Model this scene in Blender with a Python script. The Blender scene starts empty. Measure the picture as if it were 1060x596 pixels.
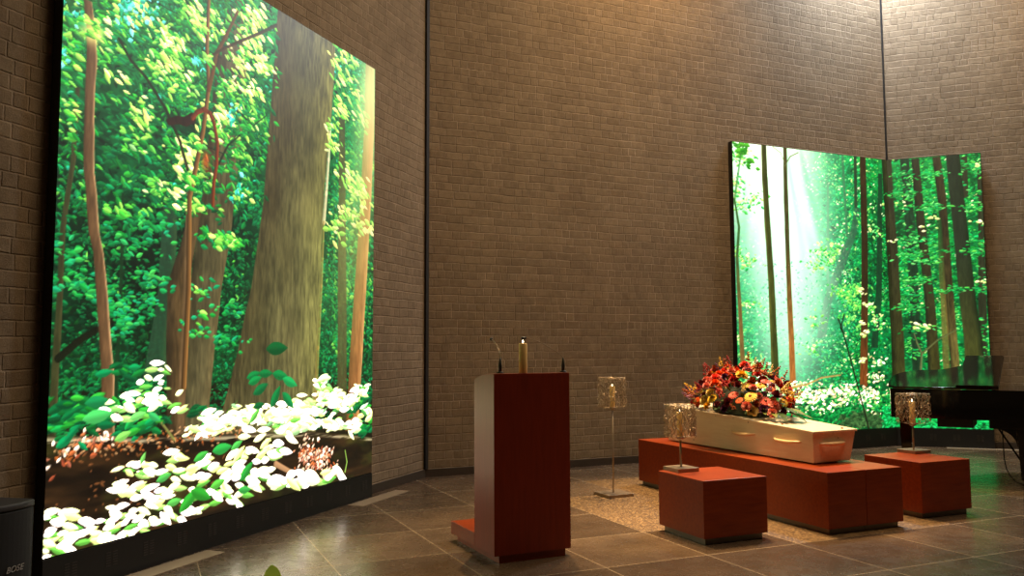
import bpy, math, random
import numpy as np
from mathutils import Matrix, Vector
PI = math.pi
scn = bpy.context.scene
COL = scn.collection

# ------------------------------------------------------------------ helpers
def lin(r, g, b):
    f = lambda c: c/12.92 if c <= .04045 else ((c+.055)/1.055)**2.4
    return (f(r/255), f(g/255), f(b/255), 1.0)

class MB:
    """collects simple shapes into one mesh"""
    def __init__(s):
        s.v, s.f, s.m = [], [], []
        s.T = Matrix.Identity(4); s.mi = 0
    def at(s, loc=(0, 0, 0), rz=0, rx=0, ry=0):
        s.T = Matrix.Translation(loc) @ Matrix.Rotation(rz, 4, 'Z') @ Matrix.Rotation(ry, 4, 'Y') @ Matrix.Rotation(rx, 4, 'X'); return s
    def add(s, vs, fs):
        o = len(s.v)
        s.v += [tuple(s.T @ Vector(p)) for p in vs]
        s.f += [tuple(i+o for i in q) for q in fs]; s.m += [s.mi]*len(fs)
        return s
    def hexa(s, p):        # 8 corners: bottom ring then top ring
        return s.add(p, [(3, 2, 1, 0), (4, 5, 6, 7), (0, 1, 5, 4), (1, 2, 6, 5), (2, 3, 7, 6), (3, 0, 4, 7)])
    def box(s, x0, x1, y0, y1, z0, z1):
        return s.hexa([(x0, y0, z0), (x1, y0, z0), (x1, y1, z0), (x0, y1, z0), (x0, y0, z1), (x1, y0, z1), (x1, y1, z1), (x0, y1, z1)])
    def prism(s, poly, z0, z1):
        n = len(poly)
        vs = [(x, y, z0) for x, y in poly]+[(x, y, z1) for x, y in poly]
        return s.add(vs, [tuple(range(n-1, -1, -1)), tuple(range(n, 2*n))]+[(i, (i+1) % n, (i+1) % n+n, i+n) for i in range(n)])
    def lathe(s, prof, n=20, cx=0, cy=0):
        vs, fs = [], []
        for r, z in prof:
            for k in range(n):
                a = 2*PI*k/n; vs.append((cx+r*math.cos(a), cy+r*math.sin(a), z))
        for i in range(len(prof)-1):
            for k in range(n):
                k2 = (k+1) % n
                fs.append((i*n+k, i*n+k2, (i+1)*n+k2, (i+1)*n+k))
        fs.append(tuple(range(n-1, -1, -1))); fs.append(tuple((len(prof)-1)*n+k for k in range(n)))
        return s.add(vs, fs)
    def tube(s, pts, r, n=6, closed=False):
        P = [Vector(p) for p in pts]; m = len(P)
        rr = r if isinstance(r, (list, tuple)) else [r]*m
        vs, fs = [], []; up = None
        for i in range(m):
            if closed: t = P[(i+1) % m]-P[i-1]
            else: t = P[min(i+1, m-1)]-P[max(i-1, 0)]
            if t.length < 1e-9: t = Vector((0, 0, 1))
            t.normalize()
            if up is None: up = Vector((0, 0, 1)) if abs(t.z) < .9 else Vector((1, 0, 0))
            a = t.cross(up)
            if a.length < 1e-6: a = t.cross(Vector((1, .3, 0)))
            a.normalize(); b = a.cross(t); up = b
            for k in range(n):
                q = 2*PI*k/n; vs.append(tuple(P[i]+(a*math.cos(q)+b*math.sin(q))*rr[i]))
        for i in range(m if closed else m-1):
            j = (i+1) % m
            for k in range(n):
                k2 = (k+1) % n; fs.append((i*n+k2, i*n+k, j*n+k, j*n+k2))
        if not closed: fs += [tuple(range(n)), tuple((m-1)*n+k for k in range(n-1, -1, -1))]
        return s.add(vs, fs)
    def grid(s, fn, nu, nv, thick=0):
        vs = [fn(i/nu, j/nv) for j in range(nv+1) for i in range(nu+1)]
        return s.add(vs, [(j*(nu+1)+i, j*(nu+1)+i+1, (j+1)*(nu+1)+i+1, (j+1)*(nu+1)+i) for j in range(nv) for i in range(nu)])

def obj(name, mb, mat, parent=None, loc=None, bevel=0, smooth=False, seg=2):
    me = bpy.data.meshes.new(name); me.from_pydata(mb.v, [], mb.f)
    mats = mat if isinstance(mat, (list, tuple)) else [mat]
    for m in mats: me.materials.append(m)
    if len(mats) > 1: me.polygons.foreach_set('material_index', mb.m)
    if smooth: me.polygons.foreach_set('use_smooth', [True]*len(me.polygons))
    me.update()
    o = bpy.data.objects.new(name, me); COL.objects.link(o)
    if parent: o.parent = parent
    if loc: o.location = loc
    if bevel:
        b = o.modifiers.new('Bevel', 'BEVEL'); b.width = bevel; b.segments = seg; b.limit_method = 'ANGLE'; b.angle_limit = .7
    return o
def tag(o, label=None, cat=None, group=None, kind=None):
    if label: o['label'] = label
    if cat: o['category'] = cat
    if group: o['group'] = group
    if kind: o['kind'] = kind
    return o
def thing(name, label, cat, loc=(0, 0, 0), rz=0, group=None):
    o = bpy.data.objects.new(name, None); COL.objects.link(o); o.empty_display_size = .1
    o.location = loc; o.rotation_euler = (0, 0, rz)
    return tag(o, label, cat, group)
def struct(o, cat=None, label=None): return tag(o, label, cat, kind='structure')
def dup(root, loc=None, rz=None, label=None):
    r = root.copy(); COL.objects.link(r)
    if loc is not None: r.location = loc
    if rz is not None: r.rotation_euler = (0, 0, rz)
    if label: r['label'] = label
    for ch in list(root.children):
        c = ch.copy(); COL.objects.link(c); c.parent = r
        for g in list(ch.children):
            d = g.copy(); COL.objects.link(d); d.parent = c
    return r

# ------------------------------------------------------------------ materials
class NT:
    def __init__(s, name):
        s.mat = bpy.data.materials.new(name); s.mat.use_nodes = True
        s.t = s.mat.node_tree; s.b = s.t.nodes['Principled BSDF']
    def n(s, typ, **kw):
        q = s.t.nodes.new(typ)
        for k, v in kw.items():
            if k in q.bl_rna.properties.keys(): setattr(q, k, v)
        return q
    def put(s, sock, v):
        if hasattr(v, 'is_output') or isinstance(v, bpy.types.NodeSocket): s.t.links.new(v, sock)
        else: sock.default_value = v
    def math(s, op, a, b=0.0, c=None):
        q = s.t.nodes.new('ShaderNodeMath'); q.operation = op
        s.put(q.inputs[0], a); s.put(q.inputs[1], b)
        if c is not None: s.put(q.inputs[2], c)
        return q.outputs[0]
    def mix(s, fac, a, b, blend='MIX'):
        q = s.t.nodes.new('ShaderNodeMix'); q.data_type = 'RGBA'; q.blend_type = blend
        s.put(q.inputs[0], fac); s.put(q.inputs[6], a); s.put(q.inputs[7], b)
        return q.outputs[2]
    def noise(s, vec, scale, detail=3, rough=.55):
        q = s.t.nodes.new('ShaderNodeTexNoise'); q.inputs['Scale'].default_value = scale
        q.inputs['Detail'].default_value = detail; q.inputs['Roughness'].default_value = rough
        if vec is not None: s.t.links.new(vec, q.inputs['Vector'])
        return q.outputs[0]
    def ramp(s, fac, stops):
        q = s.t.nodes.new('ShaderNodeValToRGB'); e = q.color_ramp.elements
        while len(e) < len(stops): e.new(.5)
        for k, (p, c) in enumerate(stops): e[k].position = p; e[k].color = c if len(c) == 4 else (*c, 1)
        s.put(q.inputs[0], fac); return q.outputs[0]
    def coord(s, scale=(1, 1, 1)):
        tc = s.t.nodes.new('ShaderNodeTexCoord'); mp = s.t.nodes.new('ShaderNodeMapping')
        mp.inputs['Scale'].default_value = scale; s.t.links.new(tc.outputs['Object'], mp.inputs['Vector'])
        return mp.outputs[0]
    def bump(s, h, dist=.01, strength=1.0):
        q = s.t.nodes.new('ShaderNodeBump'); q.inputs['Distance'].default_value = dist; q.inputs['Strength'].default_value = strength
        s.t.links.new(h, q.inputs['Height']); s.t.links.new(q.outputs[0], s.b.inputs['Normal'])
    def set(s, **kw):
        for k, v in kw.items(): s.put(s.b.inputs[k.replace('_', ' ')], v)
        return s

def plain(name, col, rough=.5, metal=0, coat=0, var=.12, scale=30, bump=0, spec=.5):
    m = NT(name); co = m.coord()
    nz = m.noise(co, scale, 3)
    k = m.math('ADD', m.math('MULTIPLY', nz, 2*var), 1-var)
    hs = m.n('ShaderNodeHueSaturation'); hs.inputs['Color'].default_value = col; m.put(hs.inputs['Value'], k)
    m.set(Base_Color=hs.outputs[0], Roughness=rough, Metallic=metal)
    m.b.inputs['Specular IOR Level'].default_value = spec
    if coat: m.set(Coat_Weight=coat, Coat_Roughness=.05)
    if bump: m.bump(nz, bump)
    return m.mat

def brick_mat():
    m = NT('concrete_brick'); co = m.coord()
    sx = m.n('ShaderNodeSeparateXYZ'); m.put(sx.inputs[0], co)
    wob = m.math('MULTIPLY', m.math('SUBTRACT', m.noise(co, 2.2, 2), .5), .034)
    x, z = sx.outputs[0], m.math('ADD', sx.outputs[2], wob)
    H = .0935; Wd = .1
    rz = m.math('DIVIDE', z, H); row = m.math('FLOOR', rz); fz = m.math('FRACT', rz)
    def wn(a, b=None):
        q = m.n('ShaderNodeTexWhiteNoise'); q.noise_dimensions = '2D'
        c = m.n('ShaderNodeCombineXYZ'); m.put(c.inputs[0], a); m.put(c.inputs[1], b if b is not None else 0.0)
        m.put(q.inputs['Vector'], c.outputs[0]); return q.outputs['Value']
    off = m.math('MULTIPLY', m.math('FLOOR', m.math('MULTIPLY', wn(row, 3.0), 8.0)), .25)
    u = m.math('ADD', m.math('ADD', m.math('DIVIDE', x, Wd), off), 400.0)
    k = m.math('FLOOR', u); fu = m.math('FRACT', u)
    k2 = m.math('FLOOR', m.math('MULTIPLY', k, .5)); par = m.math('SUBTRACT', k, m.math('MULTIPLY', k2, 2.0))
    # headers come in runs
    cv = m.n('ShaderNodeCombineXYZ'); m.put(cv.inputs[0], m.math('MULTIPLY', x, .8)); m.put(cv.inputs[1], m.math('MULTIPLY', row, .9))
    p = m.math('MULTIPLY', m.math('SUBTRACT', m.noise(cv.outputs[0], 1.0, 1), .36), 3.0)
    split = m.math('LESS_THAN', wn(k2, row), p)
    npar = m.math('SUBTRACT', 1.0, par)
    lp = m.math('MAXIMUM', npar, split); rp = m.math('MAXIMUM', par, split)
    dl = m.math('ADD', m.math('MULTIPLY', fu, Wd), m.math('MULTIPLY', m.math('SUBTRACT', 1.0, lp), 9.0))
    dr = m.math('ADD', m.math('MULTIPLY', m.math('SUBTRACT', 1.0, fu), Wd), m.math('MULTIPLY', m.math('SUBTRACT', 1.0, rp), 9.0))
    dv = m.math('MINIMUM', dl, dr)
    dh = m.math('MULTIPLY', m.math('MINIMUM', fz, m.math('SUBTRACT', 1.0, fz)), H)
    rough_e = m.math('MULTIPLY', m.math('SUBTRACT', m.noise(co, 45, 3), .5), .012)
    d = m.math('ADD', m.math('MINIMUM', dv, dh), rough_e)
    mr = m.n('ShaderNodeMapRange'); mr.interpolation_type = 'SMOOTHSTEP'
    m.put(mr.inputs[0], d); mr.inputs[1].default_value = .0015; mr.inputs[2].default_value = .0085; mr.inputs[3].default_value = 1; mr.inputs[4].default_value = 0
    mort = mr.outputs[0]
    bid = m.math('ADD', m.math('MULTIPLY', k2, 2.0), m.math('MULTIPLY', par, split))
    br = wn(bid, row); br2 = wn(m.math('ADD', bid, 77.0), row)
    fine = m.noise(co, 120, 4, .75); mid = m.noise(co, 14, 4); big = m.noise(co, .9, 3)
    val = m.math('ADD', m.math('ADD', m.math('MULTIPLY', br, .10), m.math('MULTIPLY', fine, .62)), m.math('ADD', m.math('MULTIPLY', mid, .3), m.math('MULTIPLY', big, .25)))
    base = m.ramp(val, [(.30, lin(92, 77, 61)), (.58, lin(125, 107, 86)), (.85, lin(158, 138, 112))])
    mortc = m.ramp(m.math('ADD', m.math('MULTIPLY', mid, .6), m.math('MULTIPLY', fine, .4)), [(.3, lin(132, 113, 95)), (.7, lin(190, 168, 143))])
    # mortar reads only in places: the wall is slurried over
    show = m.math('MULTIPLY', mort, m.ramp(m.noise(co, 3.0, 3), [(.40, (.03,)*3), (.68, (1,)*3)]))
    m.set(Base_Color=m.mix(show, base, mortc), Roughness=.9)
    m.b.inputs['Specular IOR Level'].default_value = .2
    h = m.math('ADD', m.math('MULTIPLY', m.math('SUBTRACT', 1.0, mort), m.math('ADD', .55, m.math('MULTIPLY', br2, .6))), m.math('ADD', m.math('MULTIPLY', fine, .6), m.math('MULTIPLY', mid, .9)))
    m.bump(h, .0085, 1.0)
    return m.mat

TX0, TY0, TP = 1.175, 5.60, .805
def tile_mat():
    m = NT('stone_tile'); co = m.coord()
    sx = m.n('ShaderNodeSeparateXYZ'); m.put(sx.inputs[0], co)
    a = m.math('DIVIDE', m.math('SUBTRACT', sx.outputs[0], TX0), TP); b = m.math('DIVIDE', m.math('SUBTRACT', sx.outputs[1], TY0), TP)
    fa, fb = m.math('FRACT', m.math('ADD', a, 40.0)), m.math('FRACT', m.math('ADD', b, 40.0))
    e = lambda f: m.math('MINIMUM', f, m.math('SUBTRACT', 1.0, f))
    dg = m.math('MULTIPLY', m.math('MINIMUM', e(fa), e(fb)), TP)
    g = m.math('LESS_THAN', dg, .0032)
    q = m.n('ShaderNodeTexWhiteNoise'); q.noise_dimensions = '2D'; c = m.n('ShaderNodeCombineXYZ')
    m.put(c.inputs[0], m.math('FLOOR', a)); m.put(c.inputs[1], m.math('FLOOR', b)); m.put(q.inputs['Vector'], c.outputs[0])
    big = m.noise(co, 2.2, 5); fine = m.noise(co, 60, 4)
    v = m.math('ADD', m.math('ADD', m.math('MULTIPLY', big, .5), m.math('MULTIPLY', fine, .34)), m.math('MULTIPLY', q.outputs['Value'], .22))
    col = m.ramp(v, [(.3, lin(60, 47, 37)), (.55, lin(86, 69, 54)), (.8, lin(118, 98, 78))])
    m.set(Base_Color=m.mix(g, col, lin(172, 150, 122)))
    m.set(Roughness=m.math('ADD', .15, m.math('MULTIPLY', m.noise(co, 9, 4), .24)))
    m.bump(m.math('SUBTRACT', m.math('MULTIPLY', fine, .15), g), .0008, .4)
    return m.mat
def aggregate_mat():
    m = NT('exposed_aggregate'); co = m.coord()
    vo = m.n('ShaderNodeTexVoronoi'); vo.inputs['Scale'].default_value = 75; m.put(vo.inputs['Vector'], co)
    sp = m.n('ShaderNodeSeparateColor'); m.put(sp.inputs[0], vo.outputs['Color'])
    col = m.ramp(sp.outputs[0], [(.0, lin(58, 40, 22)), (.4, lin(94, 68, 38)), (.75, lin(124, 95, 56)), (1, lin(160, 130, 88))])
    m.set(Base_Color=m.mix(m.math('MULTIPLY', m.noise(co, 3, 3), .35), col, lin(86, 62, 36)), Roughness=.5)
    m.bump(m.math('SUBTRACT', 1.0, vo.outputs['Distance']), .004, .7)
    return m.mat
def wood_mat(name, dark, light, stretch=(14, 14, 1.2), rough=.3, coat=.25, knots=False, spec=.5):
    m = NT(name); co = m.coord(stretch)
    n1 = m.noise(co, 3.0, 6, .65); n2 = m.noise(m.coord(), 1.3, 3)
    v = m.math('ADD', m.math('MULTIPLY', n1, .7), m.math('MULTIPLY', n2, .3))
    col = m.ramp(v, [(.3, dark), (.7, light)])
    if knots:
        vo = m.n('ShaderNodeTexVoronoi'); vo.inputs['Scale'].default_value = 8; m.put(vo.inputs['Vector'], m.coord((1, 1, 1)))
        k = m.ramp(vo.outputs['Distance'], [(.055, (1, 1, 1)), (.085, (0, 0, 0))])
        col = m.mix(m.math('MULTIPLY', k, .75), col, lin(120, 72, 38))
    m.set(Base_Color=col, Roughness=rough, Coat_Weight=coat, Coat_Roughness=.12)
    m.b.inputs['Specular IOR Level'].default_value = spec
    m.bump(n1, .0006, .4)
    return m.mat
def glow(name, col, strength):
    m = NT(name); nz = m.noise(m.coord(), 60, 2)
    m.set(Base_Color=(*col[:3], 1), Emission_Color=m.mix(nz, (*col[:3], 1), (1, .9, .7, 1)), Emission_Strength=strength)
    return m.mat

M = {}
M['brick'] = brick_mat(); M['tile'] = tile_mat(); M['aggregate'] = aggregate_mat()
M['skirting'] = plain('dark_stone_skirting', lin(62, 52, 44), .5, var=.25, scale=25, bump=.001)
M['slot'] = plain('pale_stone_strip', lin(150, 132, 110), .4, var=.1, scale=15)
M['joint'] = plain('dark_joint', lin(22, 19, 17), .7)
M['plaster'] = plain('ceiling_plaster', lin(120, 108, 96), .9)
M['cherry'] = wood_mat('cherry_veneer', lin(114, 35, 8), lin(154, 61, 14), (1.2, 12, 12), .34, .0, spec=.35)
M['cherry_v'] = wood_mat('cherry_veneer_upright', lin(112, 30, 11), lin(142, 44, 17), (14, 14, 1.0), .46, .0, spec=.6)
M['cherry_v'].node_tree.nodes['Principled BSDF'].inputs['Specular Tint'].default_value = (1.0, .62, .52, 1)
M['kick'] = plain('brushed_kick_plate', lin(120, 112, 104), .45, metal=.6, scale=60)
M['pine'] = wood_mat('pale_pine', lin(224, 198, 160), lin(240, 220, 186), (18, 1.5, 18), .42, .1, True)
M['maple'] = wood_mat('light_handle_wood', lin(222, 184, 134), lin(236, 204, 156), (16, 2, 16), .35, .2)
M['peg'] = plain('brown_wood_peg', lin(150, 92, 44), .4)
M['wire'] = plain('champagne_wire', lin(172, 152, 126), .4, metal=.75, scale=80)
M['pole'] = plain('satin_metal', lin(150, 132, 112), .4, metal=.7, scale=80)
M['wax'] = plain('ivory_wax', lin(226, 188, 118), .55, var=.06, scale=12)
M['wick'] = plain('burnt_wick', lin(30, 24, 20), .9)
M['flame'] = glow('candle_flame', (1.0, .75, .4), 14)
M['black'] = plain('matt_black_metal', lin(20, 18, 17), .55, scale=40)
M['vent'] = plain('vent_slot_grey', lin(56, 50, 46), .7)  # slot colour, a little lighter than the black base
M['micblack'] = plain('microphone_black', lin(16, 16, 17), .4)
M['neck'] = plain('dark_steel_neck', lin(120, 104, 82), .35, metal=.8)
M['lacquer'] = plain('piano_black_lacquer', lin(9, 8, 8), .07, coat=0, var=.05, spec=.45)
M['brass'] = plain('brass', lin(190, 150, 80), .3, metal=1)
M['ivory'] = plain('ivory_keys', lin(225, 220, 205), .3)
M['cloth'] = plain('speaker_grille_cloth', lin(26, 25, 26), .8, scale=300, bump=.001)
M['case'] = plain('speaker_case', lin(52, 50, 52), .6, scale=120, bump=.0005)
M['silver'] = plain('silver_lettering', lin(190, 188, 186), .35, metal=.5)
M['core'] = plain('deep_foliage', lin(26, 36, 14), .8, var=.4, scale=14)
M['leaf'] = plain('dark_foliage', lin(52, 74, 28), .6, var=.35, scale=9, spec=.25)
M['leaf2'] = plain('olive_foliage', lin(104, 112, 40), .6, var=.3, scale=9, spec=.25)
M['lime'] = plain('lime_leaf', lin(226, 255, 84), .7, var=.15, scale=9)
def lime_leaf():
    m = NT('lime_leaf'); col = m.ramp(m.noise(m.coord(), 14, 3), [(.3, lin(205, 236, 80)), (.7, lin(232, 250, 120))])
    m.set(Base_Color=col, Roughness=.6)
    tr = m.n('ShaderNodeBsdfTranslucent'); m.put(tr.inputs['Color'], col)
    mx = m.n('ShaderNodeMixShader'); mx.inputs[0].default_value = .85
    m.t.links.new(m.b.outputs[0], mx.inputs[1]); m.t.links.new(tr.outputs[0], mx.inputs[2])
    m.t.links.new(mx.outputs[0], m.t.nodes['Material Output'].inputs['Surface'])
    return m.mat
M['lime'] = lime_leaf()
M['pot'] = plain('grey_pot', lin(90, 88, 86), .6)
M['stem'] = plain('green_stem', lin(96, 120, 50), .5)
PET = {}
for nm, c in dict(orange=(238, 98, 20), coral=(240, 92, 70), red=(176, 22, 18), wine=(112, 12, 28), pink=(232, 138, 120), yellow=(238, 186, 40), cream=(236, 208, 128), purple=(96, 34, 84), rust=(170, 78, 26), lilac=(150, 96, 130)).items():
    PET[nm] = plain('petal_'+nm, lin(*c), .6, var=.18, scale=25)
def led_mat():
    m = NT('led_display'); at = m.n('ShaderNodeVertexColor'); at.layer_name = 'picture'
    m.set(Base_Color=(.006, .006, .006, 1), Roughness=.45, Emission_Color=at.outputs['Color'], Emission_Strength=1.0)
    return m.mat
M['led'] = led_mat()

# ------------------------------------------------------------------ pictures shown on the LED screens (panel metres)
# ---- picture painter (panel metres, v up) ----
class Canvas:
    def __init__(s, w, h, res, seed):
        s.w, s.h, s.res = w, h, res
        s.W, s.H = int(round(w*res))+1, int(round(h*res))+1
        s.img = np.zeros((s.H, s.W, 3), np.float32)
        s.rng = np.random.default_rng(seed)
        s.V, s.U = np.mgrid[0:s.H, 0:s.W].astype(np.float32)/res
    def noise(s, sx, sy, octs=3):
        out = np.zeros((s.H, s.W), np.float32); amp = 1.0; tot = 0
        for o in range(octs):
            nx, ny = max(2, int(s.w/sx)+3), max(2, int(s.h/sy)+3)
            g = s.rng.random((ny, nx)).astype(np.float32)
            fx = np.minimum(s.U/sx, nx-1.001); fy = np.minimum(s.V/sy, ny-1.001)
            ix, iy = fx.astype(int), fy.astype(int); fx = fx-ix; fy = fy-iy
            fx = fx*fx*(3-2*fx); fy = fy*fy*(3-2*fy)
            out += amp*((g[iy, ix]*(1-fx)+g[iy, ix+1]*fx)*(1-fy)+(g[iy+1, ix]*(1-fx)+g[iy+1, ix+1]*fx)*fy)
            tot += amp; amp *= .55; sx *= .5; sy *= .5
        return out/tot
    def win(s, u0, u1, v0, v1):
        a = max(0, int(u0*s.res)); b = min(s.W, int(u1*s.res)+2)
        c = max(0, int(v0*s.res)); d = min(s.H, int(v1*s.res)+2)
        return (slice(c, d), slice(a, b)) if b > a and d > c else None
    def blend(s, sl, col, m):
        m = m[..., None]
        s.img[sl] = s.img[sl]*(1-m)+np.asarray(col, np.float32)*m
    def grad(s, stops):
        v = s.V[:, 0]
        for k in range(3):
            s.img[..., k] = np.interp(v, [p[0] for p in stops], [p[1][k] for p in stops])[:, None]
    def leaf(s, u, v, L, Wd, ang, col, a=1.0, vein=.16):
        r = L
        sl = s.win(u-r, u+r, v-r, v+r)
        if sl is None: return
        du, dv = s.U[sl]-u, s.V[sl]-v
        c, n = math.cos(ang), math.sin(ang)
        x = (du*c+dv*n)/L*2; y = (-du*n+dv*c)/Wd*2
        e = (1-x*x)*(1-.25*x)-np.abs(y)
        m = np.clip(e*Wd*s.res*.6+.5, 0, 1)*(np.abs(x) < 1.1)*a
        col = np.asarray(col, np.float32)*(1+vein*np.sign(y)*np.clip(np.abs(y)*3, 0, 1))[..., None]
        s.blend(sl, col, m)
    def blob(s, u, v, ru, rv, col, a=1.0, soft=1.0):
        sl = s.win(u-ru*2.2, u+ru*2.2, v-rv*2.2, v+rv*2.2)
        if sl is None: return
        d = ((s.U[sl]-u)/ru)**2+((s.V[sl]-v)/rv)**2
        s.blend(sl, col, a*np.exp(-d*soft))
    def stroke(s, pts, w0, w1, col, a=1.0, shade=.25):
        n = len(pts)-1
        for i in range(n):
            (ua, va), (ub, vb) = pts[i], pts[i+1]
            wa, wb = w0+(w1-w0)*i/n, w0+(w1-w0)*(i+1)/n
            w = max(wa, wb)
            sl = s.win(min(ua, ub)-w, max(ua, ub)+w, min(va, vb)-w, max(va, vb)+w)
            if sl is None: continue
            dx, dy = ub-ua, vb-va; q = dx*dx+dy*dy+1e-9
            t = np.clip(((s.U[sl]-ua)*dx+(s.V[sl]-va)*dy)/q, 0, 1)
            eu = s.U[sl]-ua-t*dx; ev = s.V[sl]-va-t*dy
            d = np.sqrt(eu*eu+ev*ev); hw = .5*(wa+(wb-wa)*t)
            s.blend(sl, np.asarray(col, np.float32)*(1+shade*np.clip(eu/np.maximum(hw, 1e-4), -1, 1))[..., None], a*np.clip((hw-d)*s.res+.5, 0, 1))
    def trunk(s, pts, col, left=None, right=None, a=1.0, bark=.25, rough=.006, low=None):
        # pts: (v, u_left, u_right), right/left: (colour, width share)
        pts = sorted(pts); vs = [p[0] for p in pts]
        nz = s.noise(.35, .35, 3)-.5
        ul = np.interp(s.V[:, 0], vs, [p[1] for p in pts])[:, None]+nz*rough*2
        ur = np.interp(s.V[:, 0], vs, [p[2] for p in pts])[:, None]+nz[:, ::-1]*rough*2
        ins = np.clip(np.minimum(s.U-ul, ur-s.U)*s.res+.5, 0, 1)*((s.V >= vs[0]) & (s.V <= vs[-1]))
        w = np.maximum(ur-ul, .01); t = np.clip((s.U-ul)/w, 0, 1)
        b = s.noise(.02, .10, 3)*.6+s.noise(.14, .3, 3)*.4
        sh = 1+bark*2.2*(b-.5)
        c = np.asarray(col, np.float32)*np.ones_like(s.img)
        if low: c = c+(np.asarray(low[0], np.float32)-c)*np.clip((low[1]-s.V)/(low[1]-low[2]), 0, 1)[..., None]
        if left: c = c+(np.asarray(left[0], np.float32)-c)*np.clip(1-t/left[1], 0, 1)[..., None]
        if right: c = c+(np.asarray(right[0], np.float32)-c)*np.clip(1-(1-t)/right[1], 0, 1)[..., None]
        s.img = s.img*(1-(ins*a)[..., None])+c*sh[..., None]*(ins*a)[..., None]
    def leaves(s, n, u0, u1, v0, v1, size, pal, tilt=0., spread=.5, a=.95, mask=None, ratio=.42):
        r = s.rng; k = 0
        for _ in range(n*6):
            if k >= n: break
            u, v = r.uniform(u0, u1), r.uniform(v0, v1)
            if mask is not None and r.random() > mask[min(s.H-1, max(0, int(v*s.res))), min(s.W-1, max(0, int(u*s.res)))]: continue
            k += 1
            L = size*r.uniform(.6, 1.4)
            i = r.integers(len(pal)); j = r.integers(len(pal)); f = r.random()
            col = np.array(pal[i])*f+np.array(pal[j])*(1-f)
            s.leaf(u, v, L, L*ratio*r.uniform(.6, 1.2), tilt+r.normal(0, spread), col, a)
    def cluster(s, u, v, ru, rv, n, size, pal, tilt=0., spread=.5, ratio=.36, a=1.0):
        r = s.rng
        for _ in range(n):
            q = r.normal(0, .45), r.normal(0, .45)
            L = size*r.uniform(.6, 1.35)
            i = r.integers(len(pal)); j = r.integers(len(pal)); f = r.random()
            col = np.array(pal[i])*f+np.array(pal[j])*(1-f)
            s.leaf(u+q[0]*ru, v+q[1]*rv, L, L*ratio*r.uniform(.65, 1.2), tilt+r.normal(0, spread), col, a)
    def beam(s, u0, v0, u1, v1, wa, wb, col, a):
        dx, dy = u1-u0, v1-v0; Ln = math.hypot(dx, dy); dx /= Ln; dy /= Ln
        t = (s.U-u0)*dx+(s.V-v0)*dy; e = (s.U-u0)*-dy+(s.V-v0)*dx
        w = wa+(wb-wa)*np.clip(t/Ln, 0, 1)
        m = a*np.exp(-(e/w)**2)*np.clip(1.15-t/Ln, 0, 1)*np.clip(t/Ln*6+1, 0, 1)
        s.img = s.img+(np.asarray(col, np.float32)-s.img)*np.clip(m, 0, 1)[..., None]
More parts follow.
